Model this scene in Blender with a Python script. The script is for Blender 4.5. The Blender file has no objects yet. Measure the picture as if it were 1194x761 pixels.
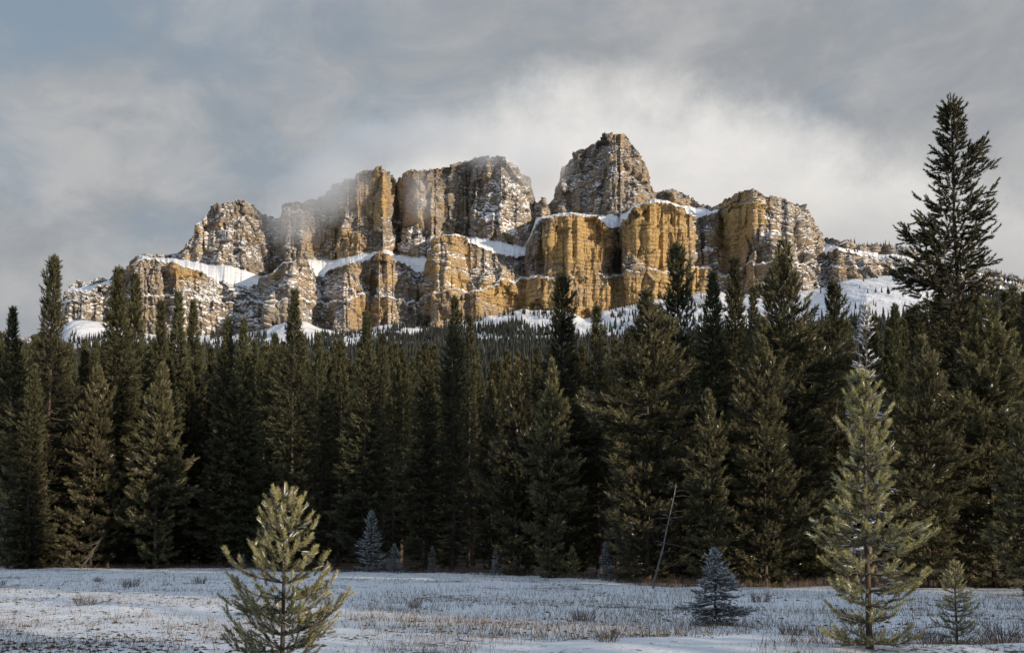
import bpy, math, random
import numpy as np

# ------------------------------------------------------------------ camera, sky, sun
SC = bpy.context.scene
COL = SC.collection
R = math.radians
F, CX, EYE = 1161.0, 597.0, 1.7
TILT = R(5.0)
HORIZ = 630.0
CYP = HORIZ - F * math.tan(TILT)          # row of the principal point in photo pixels

cam = bpy.data.objects.new('camera', bpy.data.cameras.new('camera'))
COL.objects.link(cam)
cam.location = (0, 0, EYE)
cam.rotation_euler = (R(90) + TILT, 0, 0)
cam.data.sensor_width = 36
cam.data.lens = 36 * F / 1194
cam.data.shift_y = (CYP - 380.5) / 1194
cam.data.clip_start = 0.1
cam.data.clip_end = 60000
SC.camera = cam

SUN_EL, SUN_AZ = 7.5, 127.0              # degrees; azimuth clockwise from the view axis (behind, to the right)
sd = np.array([math.sin(R(SUN_AZ)) * math.cos(R(SUN_EL)), math.cos(R(SUN_AZ)) * math.cos(R(SUN_EL)), math.sin(R(SUN_EL))])
sun = bpy.data.objects.new('sun', bpy.data.lights.new('sun', 'SUN'))
COL.objects.link(sun)
sun.data.energy = 5.0
sun.data.angle = R(0.6)
sun.data.color = (1.0, 0.83, 0.62)
from mathutils import Vector
sun.rotation_euler = Vector(sd).to_track_quat('Z', 'Y').to_euler()
sun.location = (60, -60, 60)

SC.view_settings.view_transform = 'Standard'
SC.view_settings.look = 'None'
SC.view_settings.gamma = 1
SC.view_settings.exposure = 0.0
SC.view_settings.use_curve_mapping = False
SC.cycles.max_bounces = 6
SC.cycles.diffuse_bounces = 2
SC.cycles.volume_bounces = 5
SC.cycles.transparent_max_bounces = 8
SC.cycles.volume_step_rate = 0.7
SC.cycles.volume_max_steps = 256


class NT:
    """small helper to wire shader nodes"""
    def __init__(s, tree):
        s.t = tree
        tree.nodes.clear()

    def n(s, typ, ins=None, **props):
        nd = s.t.nodes.new(typ)
        for k, v in props.items():
            setattr(nd, k, v)
        for k, v in (ins or {}).items():
            sock = nd.inputs[k]
            if isinstance(v, bpy.types.NodeSocket):
                s.t.links.new(v, sock)
            else:
                if isinstance(v, tuple) and len(v) == 3 and sock.type == 'RGBA':
                    v = v + (1,)
                sock.default_value = v
        return nd

    def math(s, op, a, b=0.0, c=0.0, clamp=False):
        nd = s.n('ShaderNodeMath', {0: a, 1: b, 2: c}, operation=op)
        nd.use_clamp = clamp
        return nd.outputs[0]

    def mix(s, fac, a, b, blend='MIX'):
        nd = s.t.nodes.new('ShaderNodeMix')
        nd.data_type = 'RGBA'
        nd.blend_type = blend
        for i, v in ((0, fac), (6, a), (7, b)):
            if isinstance(v, bpy.types.NodeSocket):
                s.t.links.new(v, nd.inputs[i])
            else:
                nd.inputs[i].default_value = (v + (1,)) if isinstance(v, tuple) else v
        return nd.outputs[2]

    def rng(s, v, a, b, c=0.0, d=1.0, smooth=True):
        nd = s.n('ShaderNodeMapRange', {0: v, 1: a, 2: b, 3: c, 4: d})
        nd.interpolation_type = 'SMOOTHSTEP' if smooth else 'LINEAR'
        return nd.outputs[0]

    def noise(s, vec, scale, detail=4.0, rough=0.55, dist=0.0):
        return s.n('ShaderNodeTexNoise', {'Vector': vec, 'Scale': scale, 'Detail': detail, 'Roughness': rough, 'Distortion': dist}).outputs[0]

    def vmul(s, vec, m):
        return s.n('ShaderNodeVectorMath', {0: vec, 1: m}, operation='MULTIPLY').outputs[0]

    def vadd(s, vec, m):
        return s.n('ShaderNodeVectorMath', {0: vec, 1: m}, operation='ADD').outputs[0]

    def link(s, a, b):
        s.t.links.new(a, b)


def build_world():
    w = bpy.data.worlds.new('World')
    SC.world = w
    w.use_nodes = True
    k = NT(w.node_tree)
    sky = k.n('ShaderNodeTexSky', sky_type='NISHITA')
    sky.sun_disc = False
    sky.sun_elevation = R(SUN_EL)
    sky.sun_rotation = R(SUN_AZ)
    sky.air_density = 1.0
    sky.dust_density = 1.0
    co = k.n('ShaderNodeTexCoord').outputs['Generated']
    sep = k.n('ShaderNodeSeparateXYZ', {0: co})
    x, y, z = sep.outputs
    # cloud deck: slow broken overcast, drawn out sideways
    st = k.vmul(co, (1.0, 1.0, 1.7))
    warp = k.noise(st, 2.2, 4, 0.6)
    wv = k.vadd(st, k.vmul(k.n('ShaderNodeTexNoise', {'Vector': st, 'Scale': 1.7, 'Detail': 3.0}).outputs[1], (0.5, 0.5, 0.5)))
    n1 = k.noise(wv, 2.3, 6, 0.55)
    n2 = k.noise(k.vadd(wv, (3.1, 1.7, 0.4)), 5.5, 6, 0.6)
    # blue shows through where the deck is thin, more towards the left (north-west) of the view
    left = k.math('MULTIPLY', k.rng(x, 0.05, -0.40, 0.0, 1.0), k.rng(z, 0.25, 0.50, 0.35, 1.0))
    thin = k.rng(k.math('ADD', k.math('MULTIPLY_ADD', n2, 0.28, k.math('MULTIPLY', n1, 0.76)), k.math('MULTIPLY', left, -0.12)), 0.31, 0.56, 0.0, 1.0)
    grey = k.mix(k.rng(n2, 0.32, 0.70), (3.2, 3.4, 3.65), (4.9, 4.9, 4.92))
    blue = k.mix(0.80, k.mix(1.0, sky.outputs[0], (1.3, 1.3, 1.3), 'MULTIPLY'), (2.7, 3.4, 4.2))
    deck = k.mix(thin, blue, grey)
    deck = k.mix(k.rng(z, 0.50, 0.85, 0.0, 0.8), deck, (4.3, 5.6, 7.5))
    # the sunlit bank lying over and behind the summit
    ysafe = k.math('MAXIMUM', y, 0.05)
    u = k.math('DIVIDE', x, ysafe)
    v = k.math('DIVIDE', z, ysafe)
    wob = k.math('MULTIPLY', k.math('SUBTRACT', k.noise(co, 5.0, 8, 0.66), 0.5), 0.21)
    top = k.math('SUBTRACT', 0.462, k.math('MULTIPLY', k.math('POWER', k.math('ABSOLUTE', k.math('SUBTRACT', u, 0.13)), 1.8), 0.50))
    edge = k.math('SUBTRACT', k.math('ADD', top, wob), v)
    m_top = k.rng(edge, -0.03, 0.07)
    m_l = k.rng(k.math('ADD', u, k.math('MULTIPLY', wob, 0.9)), -0.30, -0.04)
    m_y = k.rng(y, 0.1, 0.4)
    bank = k.math('MULTIPLY', k.math('MULTIPLY', m_top, m_l), m_y)
    bcol = k.mix(k.rng(v, 0.20, 0.44), (5.3, 5.2, 5.1), (9.0, 8.7, 8.3))
    bcol = k.mix(k.rng(k.noise(k.vmul(co, (1, 1, 1.5)), 6.5, 8, 0.66), 0.3, 0.7), k.mix(1.0, bcol, (0.84, 0.85, 0.87), 'MULTIPLY'), bcol)
    col = k.mix(bank, deck, bcol)
    up = k.rng(z, -0.02, 0.02)
    col = k.mix(up, (0.8, 0.8, 0.85), col)
    bg = k.n('ShaderNodeBackground', {'Color': col, 'Strength': 0.1})
    out = k.n('ShaderNodeOutputWorld')
    k.link(bg.outputs[0], out.inputs[0])


build_world()


# ------------------------------------------------------------------ helpers
def at(px, py, Y):
    """world point(s) at depth Y seen at photo pixel px, py"""
    a = (np.asarray(px, float) - CX) / F
    b = (CYP - np.asarray(py, float)) / F
    den = math.cos(TILT) - b * math.sin(TILT)
    Y = np.asarray(Y, float)
    return np.stack(np.broadcast_arrays(a * Y / den, Y + 0 * a, EYE + (math.sin(TILT) + b * math.cos(TILT)) / den * Y), -1)


_rs = np.random.RandomState(7)
_perm = np.concatenate([_rs.permutation(256)] * 3).astype(np.int32)
_g = _rs.normal(size=(256, 3))
_g = (_g / np.linalg.norm(_g, axis=1)[:, None]).astype(np.float32)


def _perlin(p):
    p = p.astype(np.float32)
    i = np.floor(p).astype(np.int32)
    f = p - i
    i &= 255
    w = f * f * f * (f * (f * 6 - 15) + 10)
    res = np.zeros(len(p), np.float32)
    for dx in (0, 1):
        a = _perm[(i[:, 0] + dx) & 255]
        wx = w[:, 0] if dx else 1 - w[:, 0]
        for dy in (0, 1):
            b = _perm[a + ((i[:, 1] + dy) & 255)]
            wy = w[:, 1] if dy else 1 - w[:, 1]
            for dz in (0, 1):
                g = _g[_perm[b + ((i[:, 2] + dz) & 255)]]
                wz = w[:, 2] if dz else 1 - w[:, 2]
                d = g[:, 0] * (f[:, 0] - dx) + g[:, 1] * (f[:, 1] - dy) + g[:, 2] * (f[:, 2] - dz)
                res += wx * wy * wz * d
    return res * 1.5


def perlin(p):
    p = np.asarray(p)
    out = np.empty(len(p), np.float32)
    for s in range(0, len(p), 200000):
        out[s:s + 200000] = _perlin(p[s:s + 200000])
    return out


def fbm(p, octv=5, gain=0.5, ridged=False):
    a, tot, q = 1.0, 0.0, np.array(p, np.float64)
    for o in range(octv):
        n = perlin(q)
        tot = tot + a * ((1 - 2 * np.abs(n)) if ridged else n)
        a *= gain
        q = q * 2.03 + 17.3
    return tot


def mesh(name, V, faces, n, attrs=None, smooth=False):
    """fast mesh of equal n-gons; V (N,3), faces (M,n)"""
    V = np.asarray(V, np.float32)
    faces = np.asarray(faces, np.int32)
    me = bpy.data.meshes.new(name)
    me.vertices.add(len(V))
    me.vertices.foreach_set('co', V.ravel())
    me.loops.add(faces.size)
    me.loops.foreach_set('vertex_index', faces.ravel())
    me.polygons.add(len(faces))
    me.polygons.foreach_set('loop_start', np.arange(0, faces.size, n, dtype=np.int32))
    if smooth:
        me.polygons.foreach_set('use_smooth', np.ones(len(faces), bool))
    for k, v in (attrs or {}).items():
        at_ = me.attributes.new(k, 'FLOAT', 'POINT')
        at_.data.foreach_set('value', np.asarray(v, np.float32))
    me.update(calc_edges=True)
    me.validate()
    return me


def obj(name, me, mat=None, parent=None):
    o = bpy.data.objects.new(name, me)
    COL.objects.link(o)
    if mat is not None and len(me.materials) == 0:
        me.materials.append(mat)
    if parent:
        o.parent = parent
    return o


def tag(o, label=None, cat=None, group=None, kind=None):
    if label: o['label'] = label
    if cat: o['category'] = cat
    if group: o['group'] = group
    if kind: o['kind'] = kind
    return o


def unit(v):
    return v / np.maximum(np.linalg.norm(v, axis=-1, keepdims=True), 1e-9)


# ------------------------------------------------------------------ materials
def new_mat(name):
    m = bpy.data.materials.new(name)
    m.use_nodes = True
    k = NT(m.node_tree)
    out = k.n('ShaderNodeOutputMaterial')
    return m, k, out


def mat_foliage(name, dark, tip, rough=0.6, frost=0.0, vary=0.35):
    m, k, out = new_mat(name)
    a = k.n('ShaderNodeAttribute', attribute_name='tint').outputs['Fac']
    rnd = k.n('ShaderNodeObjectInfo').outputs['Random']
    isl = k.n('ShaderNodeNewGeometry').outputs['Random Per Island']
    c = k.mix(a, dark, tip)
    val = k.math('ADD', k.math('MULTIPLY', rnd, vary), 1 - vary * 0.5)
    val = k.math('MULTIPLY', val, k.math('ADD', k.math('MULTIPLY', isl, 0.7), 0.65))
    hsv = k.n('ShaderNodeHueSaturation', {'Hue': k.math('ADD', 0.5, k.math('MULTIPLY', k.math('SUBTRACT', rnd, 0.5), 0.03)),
                                          'Saturation': 1.0, 'Value': val, 'Color': c}).outputs[0]
    if frost > 0:
        nz = k.n('ShaderNodeSeparateXYZ', {0: k.n('ShaderNodeNewGeometry').outputs['Normal']}).outputs[2]
        hsv = k.mix(k.math('MULTIPLY', k.rng(isl, 1 - frost - 0.05, 1 - frost + 0.05), 0.9), hsv, (0.62, 0.66, 0.72))
    p = k.n('ShaderNodeBsdfPrincipled', {'Base Color': hsv, 'Roughness': rough, 'Specular IOR Level': 0.25})
    tr = k.n('ShaderNodeBsdfTranslucent', {'Color': hsv})
    mx = k.n('ShaderNodeMixShader', {0: 0.18, 1: p.outputs[0], 2: tr.outputs[0]})
    k.link(mx.outputs[0], out.inputs[0])
    return m


def mat_bark(name, c1, c2):
    m, k, out = new_mat(name)
    co = k.n('ShaderNodeTexCoord').outputs['Object']
    n = k.noise(k.vmul(co, (1, 1, 0.3)), 14, 5, 0.65)
    c = k.mix(k.rng(n, 0.3, 0.7), c1, c2)
    bump = k.n('ShaderNodeBump', {'Strength': 0.6, 'Distance': 0.02, 'Height': n})
    p = k.n('ShaderNodeBsdfPrincipled', {'Base Color': c, 'Roughness': 0.9, 'Normal': bump.outputs[0]})
    k.link(p.outputs[0], out.inputs[0])
    return m


def mat_plain(name, col, rough=0.8, scale=6.0, var=0.25, sss=0.0):
    m, k, out = new_mat(name)
    co = k.n('ShaderNodeTexCoord').outputs['Object']
    n = k.noise(co, scale, 4, 0.6)
    lo = tuple(c * (1 - var) for c in col)
    hi = tuple(min(1, c * (1 + var * 0.6)) for c in col)
    c = k.mix(k.rng(n, 0.3, 0.7), lo, hi)
    p = k.n('ShaderNodeBsdfPrincipled', {'Base Color': c, 'Roughness': rough})
    k.link(p.outputs[0], out.inputs[0])
    return m


def mat_tinted(name, lo, hi):
    m, k, out = new_mat(name)
    a = k.n('ShaderNodeAttribute', attribute_name='tint').outputs['Fac']
    isl = k.n('ShaderNodeNewGeometry').outputs['Random Per Island']
    c = k.mix(a, lo, hi)
    c = k.n('ShaderNodeHueSaturation', {'Value': k.math('ADD', k.math('MULTIPLY', isl, 0.7), 0.65), 'Color': c}).outputs[0]
    p = k.n('ShaderNodeBsdfPrincipled', {'Base Color': c, 'Roughness': 0.85, 'Specular IOR Level': 0.2})
    k.link(p.outputs[0], out.inputs[0])
    return m


M = {}
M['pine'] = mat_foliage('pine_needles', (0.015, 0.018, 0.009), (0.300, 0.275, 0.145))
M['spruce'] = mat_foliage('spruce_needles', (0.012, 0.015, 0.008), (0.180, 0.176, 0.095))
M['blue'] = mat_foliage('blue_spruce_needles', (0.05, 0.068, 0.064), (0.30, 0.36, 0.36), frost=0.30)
M['young'] = mat_foliage('young_pine_needles', (0.038, 0.040, 0.013), (0.64, 0.58, 0.23), frost=0.13)  # yellow-green tips, colour brightened to read as sunlit
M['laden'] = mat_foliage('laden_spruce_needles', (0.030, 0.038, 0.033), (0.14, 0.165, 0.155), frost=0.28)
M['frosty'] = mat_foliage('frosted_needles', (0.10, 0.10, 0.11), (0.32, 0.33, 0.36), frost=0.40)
M['bark'] = mat_bark('conifer_bark', (0.035, 0.025, 0.020), (0.10, 0.075, 0.06))
M['twig'] = mat_bark('dead_twig', (0.07, 0.06, 0.05), (0.16, 0.14, 0.12))
M['birch'] = mat_bark('pale_bark', (0.045, 0.04, 0.036), (0.24, 0.23, 0.22))
M['snow'] = mat_plain('tree_snow', (0.78, 0.80, 0.84), 0.7, 20, 0.06)
M['grass'] = mat_tinted('dry_grass', (0.05, 0.035, 0.025), (0.24, 0.17, 0.10))
M['shrub'] = mat_tinted('shrub_twigs', (0.055, 0.042, 0.036), (0.21, 0.155, 0.12))
M['farwood'] = mat_foliage('far_forest_needles', (0.012, 0.016, 0.016), (0.036, 0.040, 0.032))


def mat_ground():
    m, k, out = new_mat('snow_field')
    co = k.n('ShaderNodeTexCoord').outputs['Object']
    big = k.noise(co, 0.22, 5, 0.6)
    mid = k.noise(co, 1.6, 6, 0.65)
    fine = k.noise(co, 9.0, 6, 0.7)
    # bare litter and turf poking through a thin cover
    cover = k.math('ADD', k.math('ADD', k.math('MULTIPLY', big, 0.55), k.math('MULTIPLY', mid, 0.55)), k.math('MULTIPLY', fine, 0.75))
    bare = k.rng(cover, 0.995, 1.06)
    litter = k.mix(k.rng(k.noise(co, 22, 4, 0.7), 0.35, 0.65), (0.035, 0.024, 0.018), (0.16, 0.115, 0.08))
    snow = k.mix(k.rng(k.noise(co, 3.0, 5, 0.6), 0.3, 0.7), (0.78, 0.80, 0.83), (0.86, 0.87, 0.89))
    a = k.n('ShaderNodeAttribute', attribute_name='wood').outputs['Fac']
    c = k.mix(bare, snow, litter)
    c = k.mix(k.rng(k.math('ADD', a, k.math('MULTIPLY', k.math('SUBTRACT', mid, 0.5), 1.3)), 0.45, 0.75), c, k.mix(0.5, litter, (0.06, 0.045, 0.03)))
    h = k.math('ADD', k.math('MULTIPLY', fine, 0.5), mid)
    bump = k.n('ShaderNodeBump', {'Strength': 0.7, 'Distance': 0.08, 'Height': h})
    p = k.n('ShaderNodeBsdfPrincipled', {'Base Color': c, 'Roughness': 0.75, 'Specular IOR Level': 0.3, 'Normal': bump.outputs[0]})
    k.link(p.outputs[0], out.inputs[0])
    return m


def mat_mountain():
    m, k, out = new_mat('limestone_and_snow')
    geo = k.n('ShaderNodeNewGeometry')
    pos = geo.outputs['Position']
    nz = k.n('ShaderNodeSeparateXYZ', {0: geo.outputs['Normal']}).outputs[2]
    och = k.n('ShaderNodeAttribute', attribute_name='ochre').outputs['Fac']
    dus = k.n('ShaderNodeAttribute', attribute_name='dust').outputs['Fac']
    bas = k.n('ShaderNodeAttribute', attribute_name='bench').outputs['Fac']
    pz = k.vmul(pos, (1, 1, 0.22))
    streak = k.noise(k.vmul(pos, (1, 1, 0.07)), 0.085, 6, 0.68)
    patch = k.noise(pos, 0.016, 5, 0.6)
    strat = k.noise(k.vmul(pos, (0.22, 0.22, 1)), 0.05, 6, 0.72)
    fine = k.noise(pos, 0.25, 5, 0.7)
    # rock: grey limestone, ochre where the face is fresh
    grey = k.mix(k.rng(strat, 0.3, 0.7), (0.165, 0.138, 0.112), (0.40, 0.35, 0.29))
    och_c = k.mix(k.rng(fine, 0.3, 0.75), (0.33, 0.215, 0.092), (0.60, 0.44, 0.225))
    tan = k.mix(k.rng(fine, 0.3, 0.7), (0.28, 0.20, 0.12), (0.50, 0.39, 0.27))
    of = k.math('ADD', och, k.math('MULTIPLY', k.math('SUBTRACT', patch, 0.5), 2.1))
    c = k.mix(k.rng(of, 0.15, 0.55), grey, tan)
    c = k.mix(k.rng(of, 0.45, 0.9), c, och_c)
    # dark water streaks down the faces and dark lichen beds
    c = k.mix(k.rng(streak, 0.56, 0.72, 0.0, 0.6), c, (0.080, 0.062, 0.050))
    c = k.mix(k.rng(strat, 0.62, 0.75, 0.0, 0.45), c, (0.12, 0.10, 0.085))
    # snow: lies on what is flat enough, dusts the rough faces
    s1 = k.noise(k.vmul(pos, (1, 1, 0.75)), 0.13, 7, 0.78)
    s2 = k.noise(k.vmul(pos, (0.8, 0.8, 1)), 0.035, 5, 0.7)
    sn = k.math('ADD', k.math('MULTIPLY', k.math('SUBTRACT', s1, 0.5), 1.75), k.math('MULTIPLY', k.math('SUBTRACT', s2, 0.5), 0.7))
    val = k.math('ADD', k.math('ADD', k.math('MULTIPLY', nz, 1.0), k.math('MULTIPLY', dus, 0.62)), k.math('ADD', sn, bas))
    snow = k.rng(val, 0.70, 0.92)
    c = k.mix(snow, c, (0.80, 0.81, 0.84))
    s2b = k.noise(pos, 0.02, 4, 0.6)
    beds = k.n('ShaderNodeTexWave', {'Vector': k.vmul(pos, (0.03, 0.03, 1)), 'Scale': 0.028, 'Distortion': 9.0, 'Detail': 5.0, 'Detail Scale': 1.2, 'Detail Roughness': 0.7}, wave_type='BANDS', bands_direction='Z').outputs['Fac']
    c = k.mix(k.math('MULTIPLY', k.rng(beds, 0.10, 0.03), k.rng(s2b, 0.42, 0.62, 0.0, 0.75)), c, k.mix(0.75, c, (0.05, 0.04, 0.035)))
    h = k.math('ADD', k.math('MULTIPLY', streak, 1.0), k.math('ADD', fine, k.math('MULTIPLY', k.rng(beds, 0.0, 0.25), 0.7)))
    h = k.math('MULTIPLY', h, k.math('SUBTRACT', 1.0, k.math('MULTIPLY', snow, 0.85)))
    bump = k.n('ShaderNodeBump', {'Strength': 0.9, 'Distance': 3.0, 'Height': h})
    p = k.n('ShaderNodeBsdfPrincipled', {'Base Color': c, 'Roughness': 0.9, 'Specular IOR Level': 0.1, 'Normal': bump.outputs[0]})
    k.link(p.outputs[0], out.inputs[0])
    return m


# ------------------------------------------------------------------ ground
EDGE = np.array([(-400, 66), (0, 64), (300, 60), (430, 55), (600, 50), (700, 43), (760, 37.5), (900, 38), (1300, 38)], float)


def edge_y(x, y):
    px = CX + F * np.asarray(x) / np.maximum(y, 1)
    return np.interp(px, EDGE[:, 0], EDGE[:, 1])


def ground_z(x, y):
    x = np.asarray(x, float); y = np.asarray(y, float)
    p = np.stack([x.ravel(), y.ravel(), np.zeros(x.size)], 1)
    n = (perlin(p * 0.12) * 0.10 + perlin(p * 0.45 + 9) * 0.07 + perlin(p * 1.3 + 31) * 0.03).reshape(x.shape)
    n = n * np.exp(-np.maximum(np.hypot(x, y) - 60, 0) / 60)
    berm = 0.16 * np.exp(-((y - 15.0) / 0.9) ** 2) / (1 + np.exp(-(x - 0.6) * 2.5))
    rise = np.interp(CX + F * x / np.maximum(y, 60), [-300, 300, 620, 950, 1060, 1194, 1400], [0.165, 0.158, 0.158, 0.17, 0.19, 0.225, 0.24])
    rise = rise * np.clip(y - 118, 0, 520) * (y > 0)
    return n + berm + rise


def build_ground():
    xs = np.concatenate([-np.geomspace(12000, 42, 26), np.linspace(-40, 40, 320), np.geomspace(42, 12000, 26)])
    ys = np.concatenate([-np.geomspace(12000, 12, 24), np.linspace(-10, 8, 20), np.linspace(8.3, 75, 330), np.geomspace(78, 12000, 40)])
    X, Y = np.meshgrid(xs, ys)
    Z = ground_z(X, Y)
    wood = 1 / (1 + np.exp(-(Y - edge_y(X, Y) - 1.6) * 1.3)) * (Y > 5)
    V = np.stack([X, Y, Z], -1).reshape(-1, 3)
    w, h = len(xs), len(ys)
    i = np.arange(w * h).reshape(h, w)
    f = np.stack([i[:-1, :-1], i[:-1, 1:], i[1:, 1:], i[1:, :-1]], -1).reshape(-1, 4)
    me = mesh('ground', V, f, 4, {'wood': wood.ravel()}, True)
    tag(obj('ground', me, mat_ground()), 'thin snow over a dry meadow in front of the forest', 'ground', kind='structure')


build_ground()

# ------------------------------------------------------------------ mountain
SKY = [(-200, 425), (-60, 408), (10, 398), (34, 394), (58, 390), (70, 374), (76, 350), (79, 335), (84, 331), (92, 327), (104, 331), (112, 324), (118, 322), (126, 326), (136, 312), (145, 315), (150, 318), (154, 305), (160, 300),
       (166, 294), (178, 298), (197, 298), (203, 296), (212, 289), (231, 263), (240, 255), (249, 242), (256, 239), (265, 237), (285, 236), (296, 241), (306, 249), (323, 256), (330, 254),
       (333, 241), (341, 238), (350, 237), (367, 232), (380, 229), (388, 222), (394, 215), (408, 207), (420, 203), (434, 198), (445, 197), (453, 202), (459, 207), (462, 217), (466, 214), (469, 207),
       (474, 203), (485, 199), (497, 197), (510, 195), (524, 194), (536, 188), (548, 187), (560, 182), (572, 180), (580, 180), (588, 184), (596, 191), (606, 200), (616, 206), (622, 226), (626, 238),
       (630, 232), (634, 233), (640, 240), (645, 229), (650, 220), (657, 201), (659, 192), (668, 186), (675, 177), (680, 174), (686, 175), (691, 170), (698, 165), (702, 162), (709, 158), (716, 156),
       (722, 155), (728, 156), (734, 162), (739, 170), (744, 178), (750, 192), (757, 207), (763, 220), (770, 224), (779, 222), (791, 224), (801, 229), (808, 231), (814, 238), (822, 239),
       (836, 240), (841, 236), (846, 234), (852, 229), (860, 225), (868, 223), (876, 222), (884, 224), (894, 230), (904, 231), (915, 233), (924, 237), (932, 239), (940, 242), (948, 258), (955, 271), (959, 280),
       (963, 277), (970, 277), (980, 281), (990, 285), (1010, 287), (1024, 289), (1051, 290), (1072, 295), (1092, 304), (1130, 312), (1174, 322), (1260, 345), (1400, 380)]
L4 = [(-200, 425), (60, 338), (104, 334), (145, 320), (154, 309), (166, 298), (178, 301), (200, 300), (231, 306), (265, 309), (306, 323), (318, 318), (330, 306), (360, 303), (387, 303), (405, 300), (421, 296), (452, 292),
      (466, 296), (480, 300), (497, 299), (507, 277), (531, 273), (565, 278), (611, 288), (618, 275), (625, 255), (638, 252), (665, 247), (699, 251), (730, 249), (737, 241), (764, 232), (778, 234), (791, 240),
      (800, 241), (822, 243), (836, 246), (860, 235), (876, 231), (915, 244), (940, 255), (955, 281), (970, 285), (990, 291), (1024, 296), (1051, 297), (1092, 309), (1174, 326), (1400, 384)]
L3 = [(-200, 428), (60, 341), (104, 338), (118, 334), (145, 322), (154, 312), (160, 304), (168, 302), (186, 305), (205, 309), (224, 314), (235, 318), (251, 326), (270, 330), (290, 335), (303, 332), (308, 312), (313, 307), (333, 301), (350, 302), (358, 306),
      (364, 314), (372, 324), (380, 320), (394, 310), (428, 304), (436, 298), (442, 294), (452, 296), (462, 304), (476, 312), (486, 319), (494, 316), (500, 300), (507, 279), (516, 276), (538, 275), (552, 284), (565, 290), (580, 295), (600, 299), (611, 297), (617, 281),
      (624, 262), (630, 256), (639, 254), (655, 251), (665, 250), (680, 250), (696, 254), (706, 260), (713, 267), (722, 266), (728, 258), (733, 250), (738, 242), (754, 237), (770, 236), (778, 238), (798, 245), (806, 249),
      (812, 256), (822, 252), (832, 247), (840, 247), (852, 242), (862, 238), (876, 236), (895, 246), (915, 252), (940, 263), (955, 288), (962, 298), (968, 296), (976, 290), (1000, 296), (1024, 303), (1051, 303), (1092, 312), (1174, 329), (1400, 388)]
L2 = [(-200, 440), (60, 352), (145, 345), (200, 345), (260, 352), (303, 352), (345, 346), (372, 352), (394, 350), (410, 344), (440, 340), (470, 350), (486, 350), (505, 340), (530, 336), (548, 342), (570, 336), (590, 326), (611, 324), (644, 324), (670, 322), (696, 321), (712, 322), (743, 314), (771, 316),
      (795, 315), (819, 309), (828, 309), (836, 316), (846, 322), (862, 312), (876, 306), (900, 306), (940, 308), (955, 310), (976, 312), (1000, 312), (1024, 312), (1072, 310), (1092, 318), (1174, 335), (1400, 392)]
L1 = [(-200, 452), (60, 372), (104, 372), (150, 385), (200, 392), (260, 392), (310, 384), (345, 372), (380, 384), (410, 388), (440, 380), (470, 378), (500, 382), (530, 380), (556, 372), (580, 366), (600, 361), (668, 361), (676, 372), (688, 374), (696, 362), (747, 353), (819, 342), (836, 338),
      (860, 344), (900, 345), (940, 340), (960, 338), (976, 328), (1024, 324), (1072, 318), (1092, 325), (1174, 343), (1400, 400)]
BUT = [(-200, 150), (60, 20), (78, 0), (100, -30), (112, -10), (120, 60), (126, 10), (136, -10), (146, 60), (153, 40), (157, -50), (186, -50), (192, -10), (205, -55), (209, -15), (224, -30), (240, 20), (251, 40), (270, 60), (290, 110), (305, 140), (312, 10), (318, -80), (345, -100), (352, -60), (362, -40), (372, 70), (380, 120),
       (387, 60), (394, -40), (402, -60), (424, -35), (428, 30), (435, 80), (442, -70), (452, -90), (462, -35), (470, 0), (478, 60), (490, 120), (497, 70), (507, -80), (530, -110), (545, -70), (560, -60), (572, -10), (590, 10), (604, 40), (611, 110), (617, 20), (624, -10), (633, 20), (637, -82),
       (672, -100), (704, -84), (709, -70), (712, 40), (722, 140), (727, 60), (731, -98), (742, -125), (768, -140), (797, -118), (806, -95), (810, 20), (818, 50), (824, 0), (830, 40), (835, 110), (845, 90), (862, 10), (872, -60), (878, -120), (900, -125), (914, -95), (920, -110), (940, -60), (955, 20), (963, 150), (969, 100),
       (977, -40), (1000, -55), (1016, -20), (1030, 20), (1045, 0), (1060, 30), (1072, 20), (1100, 60), (1194, 120), (1400, 300)]
UPP = [(-200, 200), (60, 60), (150, 100), (197, 90), (215, 20), (231, -10), (238, 10), (265, -50), (285, -60), (300, 0), (318, 90), (328, 110), (335, 20), (352, -10), (372, 30), (382, 60), (392, 60), (398, -30), (412, -50), (425, -65), (436, -70), (446, -110), (451, -85), (456, 40), (462, 130), (468, 60), (478, 0), (492, -15), (497, 20), (503, -25),
       (512, 20), (530, 60), (540, 110), (548, 120), (556, -30), (566, -70), (584, -100), (602, -60), (616, 10), (622, 100), (627, 60), (632, 40), (640, 120), (648, 130), (658, 70), (663, 90), (676, 30), (680, 55), (690, 30), (696, 0), (702, 10), (710, -75), (722, -100), (730, -70), (745, -20), (762, 70), (770, 130), (780, 110), (795, 140), (810, 150), (835, 60), (860, -60), (876, -150), (900, -150), (940, -80), (960, 150), (975, 0), (1060, 40), (1194, 150), (1400, 300)]
OCH = [(675, 282, 40, 34, 1.0), (765, 275, 42, 42, 1.0), (870, 248, 26, 26, 0.9), (852, 280, 22, 45, 0.75), (700, 340, 120, 22, 0.72), (805, 328, 40, 22, 0.7), (895, 325, 24, 20, 0.45), (1000, 305, 26, 18, 0.35), (524, 305, 32, 36, 0.62), (445, 312, 20, 26, 0.6),
       (436, 230, 20, 34, 0.55), (392, 283, 34, 22, 0.55), (408, 328, 18, 24, 0.5), (435, 362, 30, 20, 0.55), (520, 350, 40, 22, 0.4), (590, 338, 40, 22, 0.6), (492, 228, 34, 42, 0.35), (212, 318, 22, 18, 0.6), (170, 315, 18, 18, 0.4), (335, 330, 26, 26, 0.3), (640, 300, 14, 30, 0.4), (590, 275, 30, 14, 0.3), (255, 280, 40, 20, 0.25)]
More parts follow.
